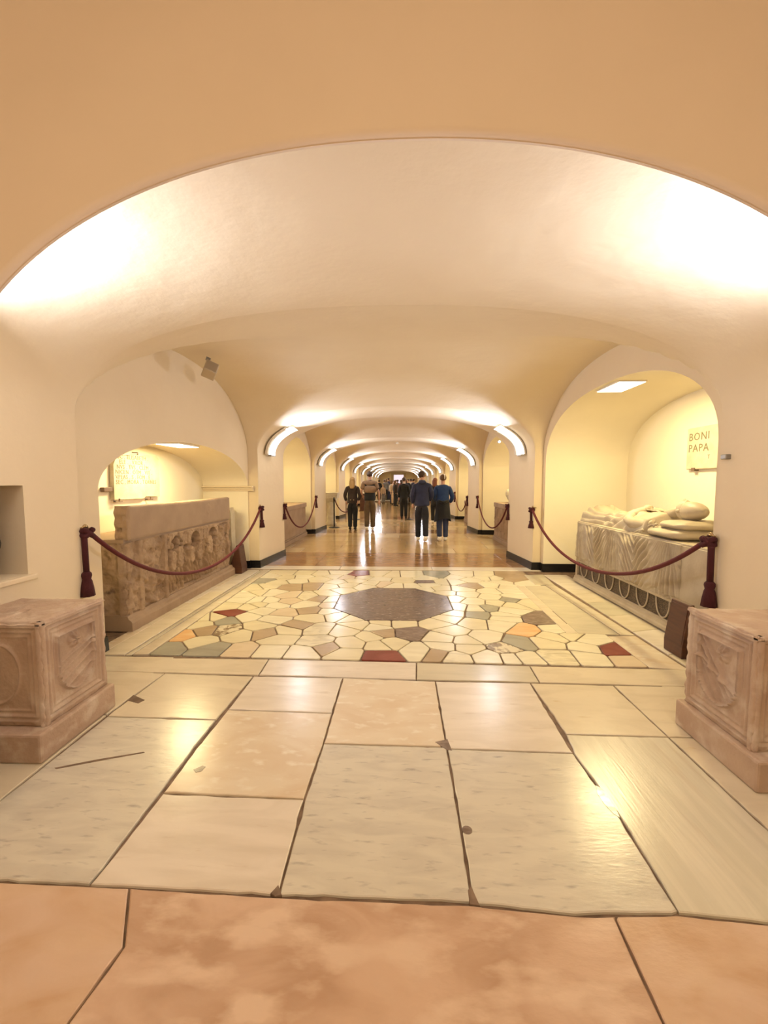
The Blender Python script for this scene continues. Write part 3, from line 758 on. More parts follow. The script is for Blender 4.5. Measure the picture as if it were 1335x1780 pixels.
def sar(u, v):
    h = -.10
    wornf = 1
    # plain/worn zones at both ends, deep field between pilasters
    if u < .20: h = -.02
    for c, wd_ in ((.24, .035), (.70, .022), (2.5, .03)):
        h = max(h, -.012 - .03 * sst(wd_, wd_ * 1.6, abs(u - c)) if abs(u - c) < wd_ * 1.6 else -1)
    for c in (.24,):
        if abs(u - c) < .035: h += .005 * math.cos((u - c) * 500)
    if .27 < u < .68: h = max(h, -.035)
    if u > 2.14: h = max(h, -.04)
    for (c, z0, H, ln, kk) in figs:
        if abs(u - c) > .22: continue
        x, z, s = u - c, v - z0, H / .62; B = -.10; k = worn.get(c, 1)
        f = 0
        f = max(f, cap(x, z, ln * 1.3, .565 * s, ln * 1.3, .585 * s, .048))                       # head
        f = max(f, cap(x, z, ln, .46 * s, ln * .3, .33 * s, .075 * s), cap(x, z, ln - .05, .47 * s, ln + .05, .47 * s, .045))   # torso
        f = max(f, cap(x, z, ln * .3 - .03, .34 * s, -.045, .03, .042), cap(x, z, ln * .3 + .03, .34 * s, .05, .03, .042))
        f = max(f, cap(x, z, -.045, .015, -.085, .012, .025), cap(x, z, .05, .015, .015, .012, .025))
        a = (ln + .085, .46 * s); b = (ln + .11, .33 * s) if kk else (ln + .15, .50 * s)
        f = max(f, cap(x, z, *a, *b, .028), cap(x, z, *b, b[0] - .09, b[1] + (.03 if kk else .1), .024))
        f = max(f, cap(x, z, ln - .085, .46 * s, ln - .10, .30 * s, .028))
        if f > 0 and z < .42 * s: f += .006 * math.sin((x + z * .25) * 160)
        h = max(h, B + min(.105, f * 1.9) * k - (0 if f > 0 else .1))
    # arches over the figures
    for c, r in ((.93, .17), (1.40, .17), (1.92, .17)):
        d = math.hypot((u - c), (v - .56) * 1.0)
        if v > .56 and abs(d - r) < .03: h = max(h, -.005)
        if v > .56 and d > r + .0 : h = max(h, -.018 if abs(u - c) < .25 else h)
    if .70 < u < 2.14 and v > .70: h = -.006
    if u > .70 and v > .715: h = max(h, -.006)
    if v < .03: h = max(h, -.03)
    if u < .20 or .27 < u < .68 or u > 2.14:      # badly weathered fields: pits and leftover folds
        h += abs(ns(u, v, 5, 7)) * .06 - .02 - .03 * max(0, ns(u, v, 8, 13)) 
        if .27 < u < .68: h += .012 * math.sin((v * 1.2 - abs(u - .47) * .8) * 55) * sst(.5, .2, v) if v < .5 else 0
    h += ns(u, v, 0, 10) * .012 + ns(u, v, 2, 28) * .009 + ns(u, v, 3, 70) * .004
    for c in (.24, .70): 
        if abs(u - c) < .032: h = max(h, -.004 + ns(u, v, 2, 28) * .004 - .004 * (abs(u - c) > .02))
    return h
vs_, fs = relief((XF, SY0 + .02, .15), (0, 1, 0), (0, 0, 1), (1, 0, 0), SL, SH, 420, 130, sar, .1)
pyd('carved_front', vs_, fs, M['carved'], t, True, True)
def rough_end(u, v): return ns(u, v, 11, 7) * .03 + ns(u, v, 12, 22) * .012 - .02
vs_, fs = relief((-.36, SY0 + .03, .15), (1, 0, 0), (0, 0, 1), (0, -1, 0), .64, .74, 70, 80, rough_end, .06)
pyd('rough_end', vs_, fs, M['carved'], t, True, True)
obj('body', nbox(-.37, XF - .10, SY0 + .06, SY1 - .02, .15, .885), M['carved'], t)
bm = bmesh.new(); box(bm, -.36, .26, SY0 + .03, SY1 - .03, .885, .925, .006); obj('cover_slab', bm, M['carved_smooth'], t)
def lidf(u, v):
    h = ns(u, v, 20, 6) * .004 + ns(u, v, 21, 30) * .0015
    d = math.hypot(u - 1.78, v - .2); h += .008 * math.exp(-((d - .05) / .012) ** 2) + .006 * math.exp(-(d / .02) ** 2)
    e = min(u, v, .345 - v, 2.5 - u); h -= max(0, .02 - e) * .5
    return h
LY0, LY1 = 4.02 - 5.28, 6.55 - 5.28
vs_, fs = relief((XF - .01, LY0, .915), (0, 1, 0), (0, 0, 1), (1, 0, 0), LY1 - LY0, .345, 130, 24, lidf, .05)
pyd('lid_front', vs_, fs, M['carved_smooth'], t, True, True)
vs_, fs = relief((XF - .135, LY0, .915), (1, 0, 0), (0, 0, 1), (0, -1, 0), .13, .345, 14, 30, lambda u, v: abs(math.sin(v * 28)) * .015 + ns(u, v, 31, 20) * .01 - .008, .05)
pyd('lid_end', vs_, fs, M['carved'], t, True, True)
obj('lid_core', nbox(XF - .13, XF - .015, LY0 + .02, LY1, .915, 1.252, .004), M['carved_smooth'], t)
# worn upright stone behind the far end, against the niche wall
bm = bmesh.new(); prism_y(bm, [(-.06, 0), (-.06, 1.0), (-.03, 1.07), (.03, 1.07), (.05, .98), (.06, 0)], -.09, .09, 6, .01)
tt = obj('leaning_stone', bm, M['plaque']); tt.location = (-2.84, 6.86, 0)
tag(tt, 'pale narrow upright stone fragment beyond the far end of the figured sarcophagus', 'stone')

# ---------------------------------------------------------------- inscribed tablets
def text_mesh(body, size, depth, name, m, parent, loc, rot, spacing=1.0, align='LEFT', line=1.0):
    c = bpy.data.curves.new(name, 'FONT'); c.body = body; c.size = size; c.extrude = depth; c.space_character = spacing; c.align_x = align; c.space_line = line; c.resolution_u = 2
    o = bpy.data.objects.new(name, c); COL.objects.link(o)
    dg = bpy.context.evaluated_depsgraph_get(); me = bpy.data.meshes.new_from_object(o.evaluated_get(dg))
    bpy.data.objects.remove(o, do_unlink=True)
    me.materials.clear(); me.materials.append(m)
    r = bpy.data.objects.new(name, me); COL.objects.link(r); r.parent = parent; r.location = loc; r.rotation_euler = rot
    r['kind'] = 'stuff'
    return r
t = empty('inscribed_tablet', (-3.38, 5.2, 1.29), 0, 'cream tablet with rows of faded Latin letters on the left niche wall', 'tablet')
out = [(-.47, 0), (.10, -.005), (.14, .02), (.46, .01), (.47, .15), (.465, .53), (.43, .575), (.05, .565), (-.40, .52), (-.46, .42)]
bm = bmesh.new()
a = [bm.verts.new((.006, y, z)) for y, z in out]; b = [bm.verts.new((.055, y * .99, z * .99 + .003)) for y, z in out]
bm.faces.new(a); bm.faces.new(b[::-1])
for k in range(len(out)): bm.faces.new((a[k], a[(k + 1) % len(out)], b[(k + 1) % len(out)], b[k]))
obj('slab', bm, M['plaque'], t)
text_mesh('  SC . ELISABETH .\n   ELE . . VXOR .\n NVS . TVS . CLEM .\nNICEN . OTM . VIT .\nVPEAS . S . FOM . E .\nSEC . MORA . TORNES', .074, .001, 'lettering', M['letter'], t, (.056, -.43, .49), (PI / 2, 0, PI / 2), 1.12, line=.82)
for y, z, L in ((-.40, -.02, .12), (.22, -.02, .12)):
    bm = bmesh.new(); tube(bm, [(.0, y, z), (.065, y, z), (.07, y, z + .035)], .009, 6); tube(bm, [(.06, y - L / 2, z), (.06, y + L / 2, z)], .008, 6); obj('clamp', bm, M['iron'], t)
bm = bmesh.new(); tube(bm, [(0, -.02, .585), (.07, -.02, .58), (.07, -.02, .55)], .008, 6); obj('clamp', bm, M['iron'], t)
bm = bmesh.new(); box(bm, 0, .05, -.62, -.48, .10, .15, .005); obj('clamp', bm, M['iron'], t)
bm = bmesh.new(); box(bm, .06, .16, -.53, -.485, 0.02, .52, .004)
t = empty('inscribed_tablet', (NICHES[(1, 0)][2], 5.25, 1.66), 0, 'pale tablet lettered BONI PAPA on the right niche wall behind the near pier', 'tablet')
bm = bmesh.new(); box(bm, -.05, -.004, -.38, .27, 0, .52, .012, 2); obj('slab', bm, M['plaque'], t)
text_mesh('BONI\nPAPA', .135, .001, 'lettering', M['letter'], t, (-.051, .235, .36), (PI / 2, 0, -PI / 2), 1.15, line=1.05)
text_mesh('T', .07, .001, 'lettering', M['letter'], t, (-.051, -.10, .12), (PI / 2, 0, -PI / 2))
bm = bmesh.new(); box(bm, -.06, 0, .10, .16, -.02, .02, .004); obj('clamp', bm, M['iron'], t)

# ---------------------------------------------------------------- tomb with the lying figure on the right
t = empty('effigy_tomb', (3.05, 5.0, 0), 0, 'white marble tomb with lying robed figure and carved drapery in the right niche', 'tomb')
TY0, TY1 = 3.62 - 5.0, 6.30 - 5.0; TX = -.37
pr = [(-.40, .02), (-.40, .05), (-.385, .065), (-.385, .085), (-.36, .105), (-.2, .105), (-.2, .02)]
bm = bmesh.new(); prism_y(bm, pr, TY0, TY1, 1); box(bm, -.37, .45, TY0 + .003, TY1 - .003, .02, .105); obj('base_moulding', bm, M['tomb_marble'], t)
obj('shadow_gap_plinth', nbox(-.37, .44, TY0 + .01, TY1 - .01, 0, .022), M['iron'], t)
obj('core', nbox(-.335, .45, TY0, TY1 - .01, .1, .885, .004), M['tomb_marble'], t)
DY0, DY1 = 3.98 - 5.0, 6.24 - 5.0
obj('end_pilaster', nbox(-.372, -.30, TY0, DY0, .1, .90, .004), M['tomb_marble'], t)
obj('end_pilaster', nbox(-.372, -.33, DY1, TY1 - .01, .1, .34, .004), M['tomb_marble'], t)
# dark band with pointed loops
band = obj('dark_band', nbox(-.352, -.33, DY0 + .04, DY1 - .02, .115, .315), M['tomb_dark'], t)
obj('band_rail', nbox(-.368, -.33, DY0, DY1, .315, .345, .004), M['tomb_marble'], t)
obj('band_rail', nbox(-.366, -.33, DY0, DY1, .1, .12, .003), M['tomb_marble'], t)
NL = 6; pitch = (DY1 - DY0 - .1) / NL
for k in range(NL):
    c = DY0 + .08 + pitch * (k + .5); r = pitch * .30; bm = bmesh.new()
    ptsL = [(-.358, c + r * math.cos(a) * (1), .32 - .195 * (math.sin(a) ** .8)) for a in [PI * i / 18 for i in range(19)]]
    tube(bm, ptsL, .0085, 6); obj('loop_moulding', bm, M['tomb_marble'], band, True)
# carved drapery: hanging cloth with V folds
DH = .56; DL = DY1 - DY0
def drap(u, v):
    s = DL - u                               # distance from the far end
    h = .02
    y = v / DH
    for c, wd_ in ((DL * .24, .30), (DL * .66, .36)):      # nested V folds below two sagging centres
        x = (u - c); 
        q_ = (1 - y) * 1.0 + 0
        dep = (DH - v) + 0.0
        w_ = max(0, 1 - abs(x) / (wd_ * 1.0))
        ph = dep - (.42 * w_ ** 1.2)
        if w_ > 0: h += .018 * math.cos(ph * 62 + ns(u, v, 1, 4) * 1.2) * min(1, w_ * 2.2) * sst(0, .06, dep) * (.5 + .5 * sst(0, .2, v))
    for c in (0.02, DL * .45, DL * .93):                        # gathered vertical folds between
        x = u - c; g = math.exp(-(x / .16) ** 2)
        fan = x / (.35 + .75 * (DH - v) / DH)
        h += .024 * g * math.cos(fan * 95 + ns(u, v, 2, 3)) * (.45 + .55 * sst(0, .3, DH - v))
    h += .006 * math.sin(u * 30 + v * 9) + ns(u, v, 3, 12) * .008 + ns(u, v, 4, 40) * .0015
    hem = .035 + .03 * math.sin(u * 7) + .02 * math.sin(u * 17 + 1)
    if v < hem: h -= .018 * sst(0, .02, hem - v)
    return h
vs_, fs = relief((-.365, DY1, .345), (0, -1, 0), (0, 0, 1), (-1, 0, 0), DL, DH, 330, 110, drap, .06)
pyd('drapery', vs_, fs, M['tomb_marble'], t, True, True)
bm = bmesh.new(); box(bm, -.36, .45, TY0, TY1 - .01, .885, .92, .006); obj('top_slab', bm, M['tomb_marble'], t)
# lying figure: robe surface over the body
def robe(yy, th):
    """yy 0 at shoulders .. 1 at feet, th 0 (near side) .. pi (far side)"""
    c = math.cos(th); s = math.sin(th)
    wd_ = .33 - .05 * sst(0, .4, yy) + .03 * sst(.55, 1, yy)
    ht = .215 + .03 * math.exp(-((yy - .12) / .12) ** 2) - .05 * sst(.3, .55, yy) + .06 * sst(.82, .97, yy)
    ex = .8
    x = -wd_ * math.copysign(abs(c) ** ex, c); z = ht * abs(s) ** .8
    fold = 0
    leg = sst(.38, .55, yy)
    fold += leg * .024 * (abs(math.cos(th * 6.5 + ns(yy, th, 0, 2) * 1.2)) * 2 - 1)
    v_ = sst(.22, .35, yy) * (1 - sst(.55, .7, yy))
    fold += v_ * .024 * (abs(math.cos((yy * 22 - abs(th - PI * .40) * 5.0))) * 2 - 1)
    ch = 1 - sst(.15, .3, yy)
    fold += ch * .007 * math.cos(th * 8 + yy * 20)
    fold += ns(yy * 4, th, 5, 2) * .012
    return x * (1 + fold * 1.2), z + fold * (1.0 if z > .02 else 0)
NA, NB = 150, 60; vs_ = []; fs = []
RY0, RY1 = 4.60 - 5, 6.26 - 5
for j in range(NA + 1):
    yy = j / NA
    cl = sst(0, .05, yy) * .35 + .65; ce = 1 - .25 * sst(.985, 1, yy)
    for i in range(NB + 1):
        x, z = robe(yy, PI * i / NB); vs_.append((-.02 + x * (cl if yy < .05 else 1), RY0 + (RY1 - RY0) * yy, .915 + max(0, z) * (cl * ce)))
for j in range(NA):
    for i in range(NB): a = j * (NB + 1) + i; fs.append((a, a + 1, a + NB + 2, a + NB + 1))
fs.append(tuple(range(NB + 1))); fs.append(tuple(range(NA * (NB + 1) + NB, NA * (NB + 1) - 1, -1)))
robe_o = pyd('robe', vs_, fs, M['tomb_marble'], t, True, True)
# feet rising under the robe's hem
bm = bmesh.new()
for s in (-.09, .07): tube(bm, [(s, 1.02, .99), (s, 1.16, 1.06), (s, 1.20, 1.15)], [.06, .065, .045], 12)
obj('feet', bm, M['tomb_marble'], t, True)
# arms folded over the belly with gloved hands, five fingers each
bm = bmesh.new()
for s_ in (-1, 1):   # upper arm, elbow and forearm in one piece, with sleeve creases
    P_ = [Vector(p) for p in ((s_ * .235, -.36, 1.03), (s_ * .285, -.22, 1.02), (s_ * .305, -.06, 1.02), (s_ * .29, .05, 1.05), (s_ * .22, .12, 1.10), (s_ * .13, .15 + .02 * s_, 1.135), (s_ * .06, .16 + .03 * s_, 1.155))]
    pp_ = []; rr_ = []
    for a_, b_, ra, rb in zip(P_, P_[1:], [.055, .062, .06, .058, .056, .05], [.062, .06, .058, .056, .05, .04]):
        for k_ in range(4): pp_.append(a_.lerp(b_, k_ / 4)); rr_.append((ra + (rb - ra) * k_ / 4) * (1 + .07 * math.sin(len(pp_) * 2.1)))
    tube(bm, pp_ + [P_[-1]], rr_ + [.04], 16)
obj('sleeves', bm, M['tomb_marble'], t, True)
bm = bmesh.new()
for sx, yb, zb in ((1, .14, 1.165), (-1, .19, 1.18)):
    x0 = -.085 if sx > 0 else .06
    tube(bm, [(x0, yb, zb), (x0 + sx * .05, yb + .005, zb + .008), (x0 + sx * .085, yb + .005, zb + .006)], [.03, .036, .03], 10)
    for f, (dy, L) in enumerate(((-.030, .06), (-.010, .07), (.010, .068), (.030, .055))):
        tube(bm, [(x0 + sx * .08, yb + dy, zb + .006), (x0 + sx * (.08 + L * .55), yb + dy * 1.1, zb + .006), (x0 + sx * (.08 + L), yb + dy * 1.1, zb - .008)], [.0105, .010, .008], 8)
    tube(bm, [(x0 + sx * .02, yb - .03, zb), (x0 + sx * .05, yb - .052, zb), (x0 + sx * .08, yb - .055, zb - .004)], [.013, .011, .009], 8)
obj('hands', bm, M['tomb_marble'], t, True)
# carved stole seams over the chest
bm = bmesh.new()
tube(bm, [(-.14, -.33, 1.12), (-.09, -.22, 1.155), (-.03, -.05, 1.165), (-.01, .1, 1.16), (-.01, .35, 1.10)], .011, 6)
tube(bm, [(.12, -.33, 1.12), (.08, -.22, 1.155), (.03, -.05, 1.165), (.03, .1, 1.16), (.03, .35, 1.10)], .011, 6)
obj('stole', bm, M['tomb_marble'], robe_o, True)
# two cushions with tassels
def cushion(c, r, sub=4):
    bm = bmesh.new(); vv_ = ell(bm, (0, 0, 0), (1, 1, 1), sub)
    for v in vv_:
        p = v.co.copy(); q_ = [math.copysign(abs(k) ** .55, k) for k in p]
        edge = 1 - .10 * (abs(q_[0]) * abs(q_[1])) ** 3
        zz = q_[2] * (1 - .55 * max(abs(q_[0]), abs(q_[1])) ** 6)
        v.co = Vector((c[0] + q_[0] * r[0], c[1] + q_[1] * r[1], c[2] + zz * r[2])) + Vector((0, 0, ns(p.x, p.y, p.z, 3) * .006))
    return bm
obj('cushion', cushion((-.02, -.64, .975), (.36, .30, .062)), M['tomb_marble'], t, True)
obj('cushion', cushion((-.02, -.70, 1.06), (.30, .22, .05)), M['tomb_marble'], t, True)
for p in ((-.36, -.36, .97), (-.30, -.50, 1.05)):
    bm = bmesh.new(); ell(bm, p, (.018, .018, .018), 1)
    for k in range(5): tube(bm, [(p[0] - .005, p[1] + .01, p[2]), (p[0] - .02 - .004 * k, p[1] + .02 + .016 * k, p[2] - .012 - .01 * abs(2 - k))], [.008, .009], 6)
    obj('tassel', bm, M['tomb_marble'], t, True)
# head, face upwards, crown of the head towards the near end, with a tall cap
HC = Vector((-.02, -.52, 1.20))
bm = bmesh.new(); vv_ = ell(bm, (0, 0, 0), (1, 1, 1), 5)
for v in vv_:
    p = v.co.copy()        # local: face +z, chin +y
    x, y, z = p.x * .078, p.y * .118, p.z * .10
    if z > 0:
        f = p.z
        z += .030 * math.exp(-((p.x / .14) ** 2)) * math.exp(-(((p.y - .12) / .20) ** 2))               # nose
        z += .012 * math.exp(-((p.x / .55) ** 2)) * math.exp(-(((p.y + .22) / .12) ** 2))                # brow
        for s in (-1, 1): z -= .014 * math.exp(-(((p.x - s * .36) / .17) ** 2) - (((p.y + .08) / .11) ** 2)) 
        for s in (-1, 1): z += .007 * math.exp(-(((p.x - s * .36) / .09) ** 2) - (((p.y + .07) / .06) ** 2))
        z += .010 * math.exp(-((p.x / .30) ** 2) - (((p.y - .48) / .07) ** 2)) + .008 * math.exp(-((p.x / .28) ** 2) - (((p.y - .60) / .06) ** 2))
        z -= .006 * math.exp(-((p.x / .30) ** 2) - (((p.y - .54) / .025) ** 2))
        z += .014 * math.exp(-((p.x / .25) ** 2) - (((p.y - .82) / .14) ** 2))
    x *= 1 - .22 * sst(.3, 1, p.y)
    v.co = HC + Vector((x, y, z))
tube(bm, [HC + Vector((0, .06, -.01)), HC + Vector((0, .17, -.04)), HC + Vector((0, .24, -.08))], [.055, .055, .08], 14)
for s in (-1, 1): 
    ell(bm, HC + Vector((s * .080, .0, -.005)), (.012, .028, .02), 2)
obj('head', bm, M['tomb_marble'], t, True)
bm = bmesh.new()
for k in range(2):
    tube(bm, [HC + Vector((.088 * math.cos(a), -.052 - .03 * k, .088 * math.sin(a) - .0)) for a in [PI * (i / 16) * 1.2 - .3 for i in range(17)]], .009, 6)
R_ = []
for j in range(12):
    y = -.045 - .26 * j / 11; r = .094 * (1 + .16 * math.sin(j / 11 * PI * .7)) * (1 - .75 * (j / 11) ** 3)
    R_.append([bm.verts.new(HC + Vector((r * math.cos(2 * PI * i / 24), y, r * (1.0 - .15 * j / 11) * math.sin(2 * PI * i / 24)))) for i in range(24)])
for a, b in zip(R_, R_[1:]):
    for k in range(24): bm.faces.new((a[k], a[(k + 1) % 24], b[(k + 1) % 24], b[k]))
bm.faces.new(R_[0][::-1]); bm.faces.new(R_[-1])
obj('tall_cap', bm, M['tomb_marble'], t, True)

# ---------------------------------------------------------------- wooden floor signs
def wedge(loc, sg, label):
    t = empty('wooden_lectern', loc, 0, label, 'stand')
    pr = [(-.0, 0), (-.0, .10), (sg * .05, .46), (sg * .085, .47), (sg * .20, .10), (sg * .20, 0)]
    bm = bmesh.new(); a = [bm.verts.new((x, -.12, z)) for x, z in pr]; b = [bm.verts.new((x, .12, z)) for x, z in pr]
    bm.faces.new(a); bm.faces.new(b[::-1])
    for k in range(6): bm.faces.new((a[k], a[(k + 1) % 6], b[(k + 1) % 6], b[k]))
    bmesh.ops.bevel(bm, geom=bm.edges[:], offset=.005, segments=1, affect='EDGES')
    obj('body', bm, M['wood'], t)
    bm = bmesh.new(); n = Vector((-sg * .36, 0, .05)).normalized()
    vs_ = [(sg * (.004 + .046 * (z - .10) / .36) - sg * .006, y, z) for y, z in ((-.105, .12), (.105, .12), (.105, .44), (-.105, .44))]
    v2 = [(x + sg * .008, y, z) for x, y, z in vs_]
    pyd('board', vs_ + v2, [(0, 1, 2, 3), (7, 6, 5, 4), (0, 4, 5, 1), (1, 5, 6, 2), (2, 6, 7, 3), (3, 7, 4, 0)], M['wood'], t)
wedge((2.40, 3.62, 0), 1, 'brown wooden wedge stand on the floor between the tomb and the right carved block')
wedge((-2.56, 6.72, 0), -1, 'brown wooden wedge stand on the floor at the far end of the figured sarcophagus')

# ---------------------------------------------------------------- ropes
def barrier(p0, p1, sag, r, label, d0=None, d1=None, ends=(1, 1), group=None, tl=(.5, .5)):
    p0, p1 = Vector(p0), Vector(p1)
    t = empty('barrier_rope', ((p0 + p1) / 2 - Vector((0, 0, sag)))[:], 0, label, 'rope', group); o = Vector(t.location)
    n = 36; pts_ = []
    k_ = 1.6
    for i in range(n + 1):
        s = i / n; w_ = (math.cosh(k_) - math.cosh(k_ * (2 * s - 1))) / (math.cosh(k_) - 1)
        p = p0.lerp(p1, s); pts_.append(p - Vector((0, 0, sag * w_)) - o)
    obj('cord', tube(bmesh.new(), pts_, r, 10), M['rope'], t, True)
    for k, (p, e, q_, L) in enumerate(((p0, ends[0], p1, tl[0]), (p1, ends[1], p0, tl[1]))):
        if not e: continue
        sg = -1 if p.x < 0 else 1
        b = p - o; R_ = r * 1.15
        # knot: turns of cord
        bm = bmesh.new()
        kp = [b + Vector((R_ * 1.5 * math.cos(a) * (1 + .2 * math.sin(a * 3)), R_ * 1.7 * math.sin(a), R_ * 1.2 * math.sin(a * 1.5 + .5) - R_)) for a in [2 * PI * i / 26 * 2 for i in range(27)]]
        tube(bm, kp, R_ * .95, 8); obj('knot', bm, M['rope_dark'], t, True)
        bm = bmesh.new(); dr = b + Vector((0, (-.03 if q_.y > p.y else .03), 0))
        tube(bm, [b, dr + Vector((0, 0, -.06)), dr + Vector((.004, 0, -L * .66))], R_, 8)
        hc = obj('hanging_cord', bm, M['rope_dark'], t, True)
        tb = dr + Vector((.004, 0, -L * .62)); h = L * .38; s_ = r / .019
        bm = bmesh.new(); lathe(bm, [(.022 * s_, 0), (.034 * s_, -h * .07), (.036 * s_, -h * .16), (.029 * s_, -h * .30), (.034 * s_, -h * .38), (.042 * s_, -h * .62), (.050 * s_, -h * .98), (.030 * s_, -h)], tb, 18)
        for v in bm.verts:
            if v.co.z < tb.z - h * .34:
                a = math.atan2(v.co.y - tb.y, v.co.x - tb.x); f = 1 + .06 * math.cos(a * 9); v.co.x = tb.x + (v.co.x - tb.x) * f; v.co.y = tb.y + (v.co.y - tb.y) * f
        obj('tassel', bm, M['rope_dark'], hc, True)
        # brass ring hook on the wall
        bm = bmesh.new(); tube(bm, [b + Vector((sg * .07, 0, .01)), b + Vector((sg * .02, 0, .02)), b + Vector((0, 0, .03))], .008, 8)
        tube(bm, [b + Vector((sg * .012, .030 * math.cos(a), .012 + .030 * math.sin(a))) for a in [2 * PI * i / 14 for i in range(15)]], .005, 6)
        lathe(bm, [(.02, -.004), (.02, .004)], b + Vector((sg * .06, 0, .01)), 10)
        obj('wall_hook', bm, M['brass'], t, True)
    return t
barrier((XC - 2.37, 3.14, 1.125), (XC - 2.33, 7.13, 1.065), .685, .019, 'dark red rope with tassels hung across the figured sarcophagus in the left niche', tl=(.52, .36))
barrier((2.275, 3.10, 1.085), (2.25, 7.07, 1.055), .60, .019, 'dark red rope with tassels hung across the tomb with the lying figure', tl=(.50, .34))
for s in (-1, 1):
    W0, W1 = width(8.3), width(11.93)
    barrier((XC + s * (W0 - .02), 8.26 + .02, 1.05), (XC + s * (W1 - .03), 11.96, 1.09), .66, .017, 'dark red rope across the second niche on the %s side' % ('left' if s < 0 else 'right'), tl=(.3, .34))
W0, W1 = width(13.13), width(16.76)
barrier((XC + (W0 - .02), 13.13, 1.05), (XC + (W1 - .03), 16.8, 1.09), .6, .017, 'thin dark red rope across the third niche on the right side', tl=(.3, .4))

# black rope posts
def post(x, y, label):
    t = empty('rope_post', (x, y, 0), 0, label, 'post')
    bm = bmesh.new(); lathe(bm, [(.17, 0), (.17, .012), (.05, .03), (.024, .04)], n=24); obj('base', bm, M['black_metal'], t)
    bm = bmesh.new(); lathe(bm, [(.022, .03), (.022, .90), (.03, .905), (.03, .94), (.016, .95)], n=14); obj('pole', bm, M['black_metal'], t, True)
    bm = bmesh.new(); ell(bm, (0, 0, .975), (.026, .026, .03), 2); obj('finial', bm, M['black_metal'], t, True)
post(*fl(581, 917), 'black rope post with round base beside the third left pier')
x_, y_ = fl(581, 917)
barrier((x_ + .02, y_ + .02, .92), (-1.72, y_ + 3.0, .9), .5, .018, 'rope sagging from the black post behind the woman in the dark top', ends=(0, 0))
post(-1.72, y_ + 3.02, 'second black rope post hidden behind the woman in the dark top')
post(*fl(711, 903), 'black rope post to the right of the person in the black suit')

# ---------------------------------------------------------------- other fittings
t = empty('wall_speaker', (-2.20, 4.86, 2.80), math.radians(18), 'beige box speaker mounted on the vault above the left niche arch', 'speaker')
t.scale = (.85,) * 3; t.rotation_euler = (math.radians(-14), math.radians(20), math.radians(30))
obj('cabinet', nbox(-.085, .085, -.12, .12, -.075, .075, .012), M['speaker'], t)
obj('front_grille', nbox(-.072, .072, -.127, -.118, -.062, .062, .004), M['speaker_front'], t)
bm = bmesh.new(); tube(bm, [(0, .03, .07), (-.02, .04, .13), (-.06, .04, .17)], .012, 8); box(bm, -.1, -.04, .0, .08, .16, .175, .002); obj('bracket', bm, M['grey_metal'], t)
tag(obj('wall_sensor', nbox(XC + 2.355, XC + 2.40, 3.0, 3.05, 1.66, 1.695, .006), M['grey_metal']), 'tiny grey box on the near right pier above the rope hook', 'sensor')
bm = bmesh.new(); lathe(bm, [(.05, 0), (.05, .05), (.03, .07)], (-.05, 13.7, 2.74), 12); tag(obj('smoke_detector', bm, M['housing']), 'small round detector at the crown of the third vault', 'detector')
t = empty('spot_lamp', (2.2, 9.6, 2.5), 0, 'small lit spot lamp high in the second right niche arch', 'lamp')
bm = bmesh.new(); tube(bm, [(0, -.05, 0), (0, .05, .01)], [.03, .035], 12); obj('body', bm, M['housing'], t)
bm = bmesh.new(); ell(bm, (0, -.055, 0), (.03, .012, .03), 2); obj('bulb', bm, M['niche_glow'], t)
t.location = (2.30, 9.7, 2.42)

# monuments in the farther niches
def chest(x0, x1, y0, y1, h, label, m='carved_smooth', rel=True, cat='sarcophagus'):
    t = empty('sarcophagus', ((x0 + x1) / 2, (y0 + y1) / 2, 0), 0, label, cat); hx, hy = (x1 - x0) / 2, (y1 - y0) / 2
    bm = bmesh.new(); box(bm, -hx - .04, hx + .04, -hy - .03, hy + .03, 0, .10, .012); box(bm, -hx - .02, hx + .02, -hy - .015, hy + .015, .10, .14, .01); obj('base_moulding', bm, M['carved_smooth'], t)
    obj('body', nbox(-hx, hx, -hy, hy, .14, h - .12, .008), M[m], t)
    bm = bmesh.new(); box(bm, -hx - .03, hx + .03, -hy - .03, hy + .03, h - .12, h, .015); obj('lid', bm, M[m], t)
    if rel:
        s = 1 if x0 < 0 else -1
        L = 2 * hy
        vs_, fs = relief((s * hx, -hy if s > 0 else hy, .14), (0, 1 if s > 0 else -1, 0), (0, 0, 1), (s, 0, 0), L, h - .26, 120, 50,
            lambda u, v: .012 + .016 * math.sin(u * 34 + 3 * math.sin(v * 7)) * sst(0, .05, min(u, L - u)) + ns(u, v, 8, 14) * .01, .02)
        pyd('carved_front', vs_, fs, M['carved'], t, True, True)
    return t
chest(-3.20, -2.62, 8.75, 11.55, .93, 'plain grey stone sarcophagus in the second left niche behind the rope', rel=False)
chest(2.52, 3.2, 8.8, 10.9, .98, 'carved stone tomb in the second right niche with a pale figure on top')
t = empty('reclining_statue', (2.85, 9.85, 1.03), 0, 'small pale reclining statue on top of the tomb in the second right niche', 'sculpture')
bm = bmesh.new(); tube(bm, [(-.05, -.8, .10), (0, -.5, .14), (0, 0, .12), (0, .5, .09), (0, .85, .08)], [.10, .17, .15, .12, .08], 16); obj('body', bm, M['plaque'], t, True)
bm = bmesh.new(); ell(bm, (0, .92, .17), (.10, .10, .13), 3); obj('head', bm, M['plaque'], t, True)
bm = bmesh.new(); tube(bm, [(.0, .80, .10), (0, 1.0, .13)], [.05, .05], 8); obj('feet', bm, M['plaque'], t, True)
chest(-3.45, -2.85, 14.75, 16.4, 1.0, 'grey stone tomb in the third left niche behind the black rope post')
t = empty('stone_pedestal', (-2.62, 15.3, 0), 0, 'pale stone pedestal with a moulded capital in the third left niche', 'pedestal')
t.location = (-2.36, 14.35, 0)
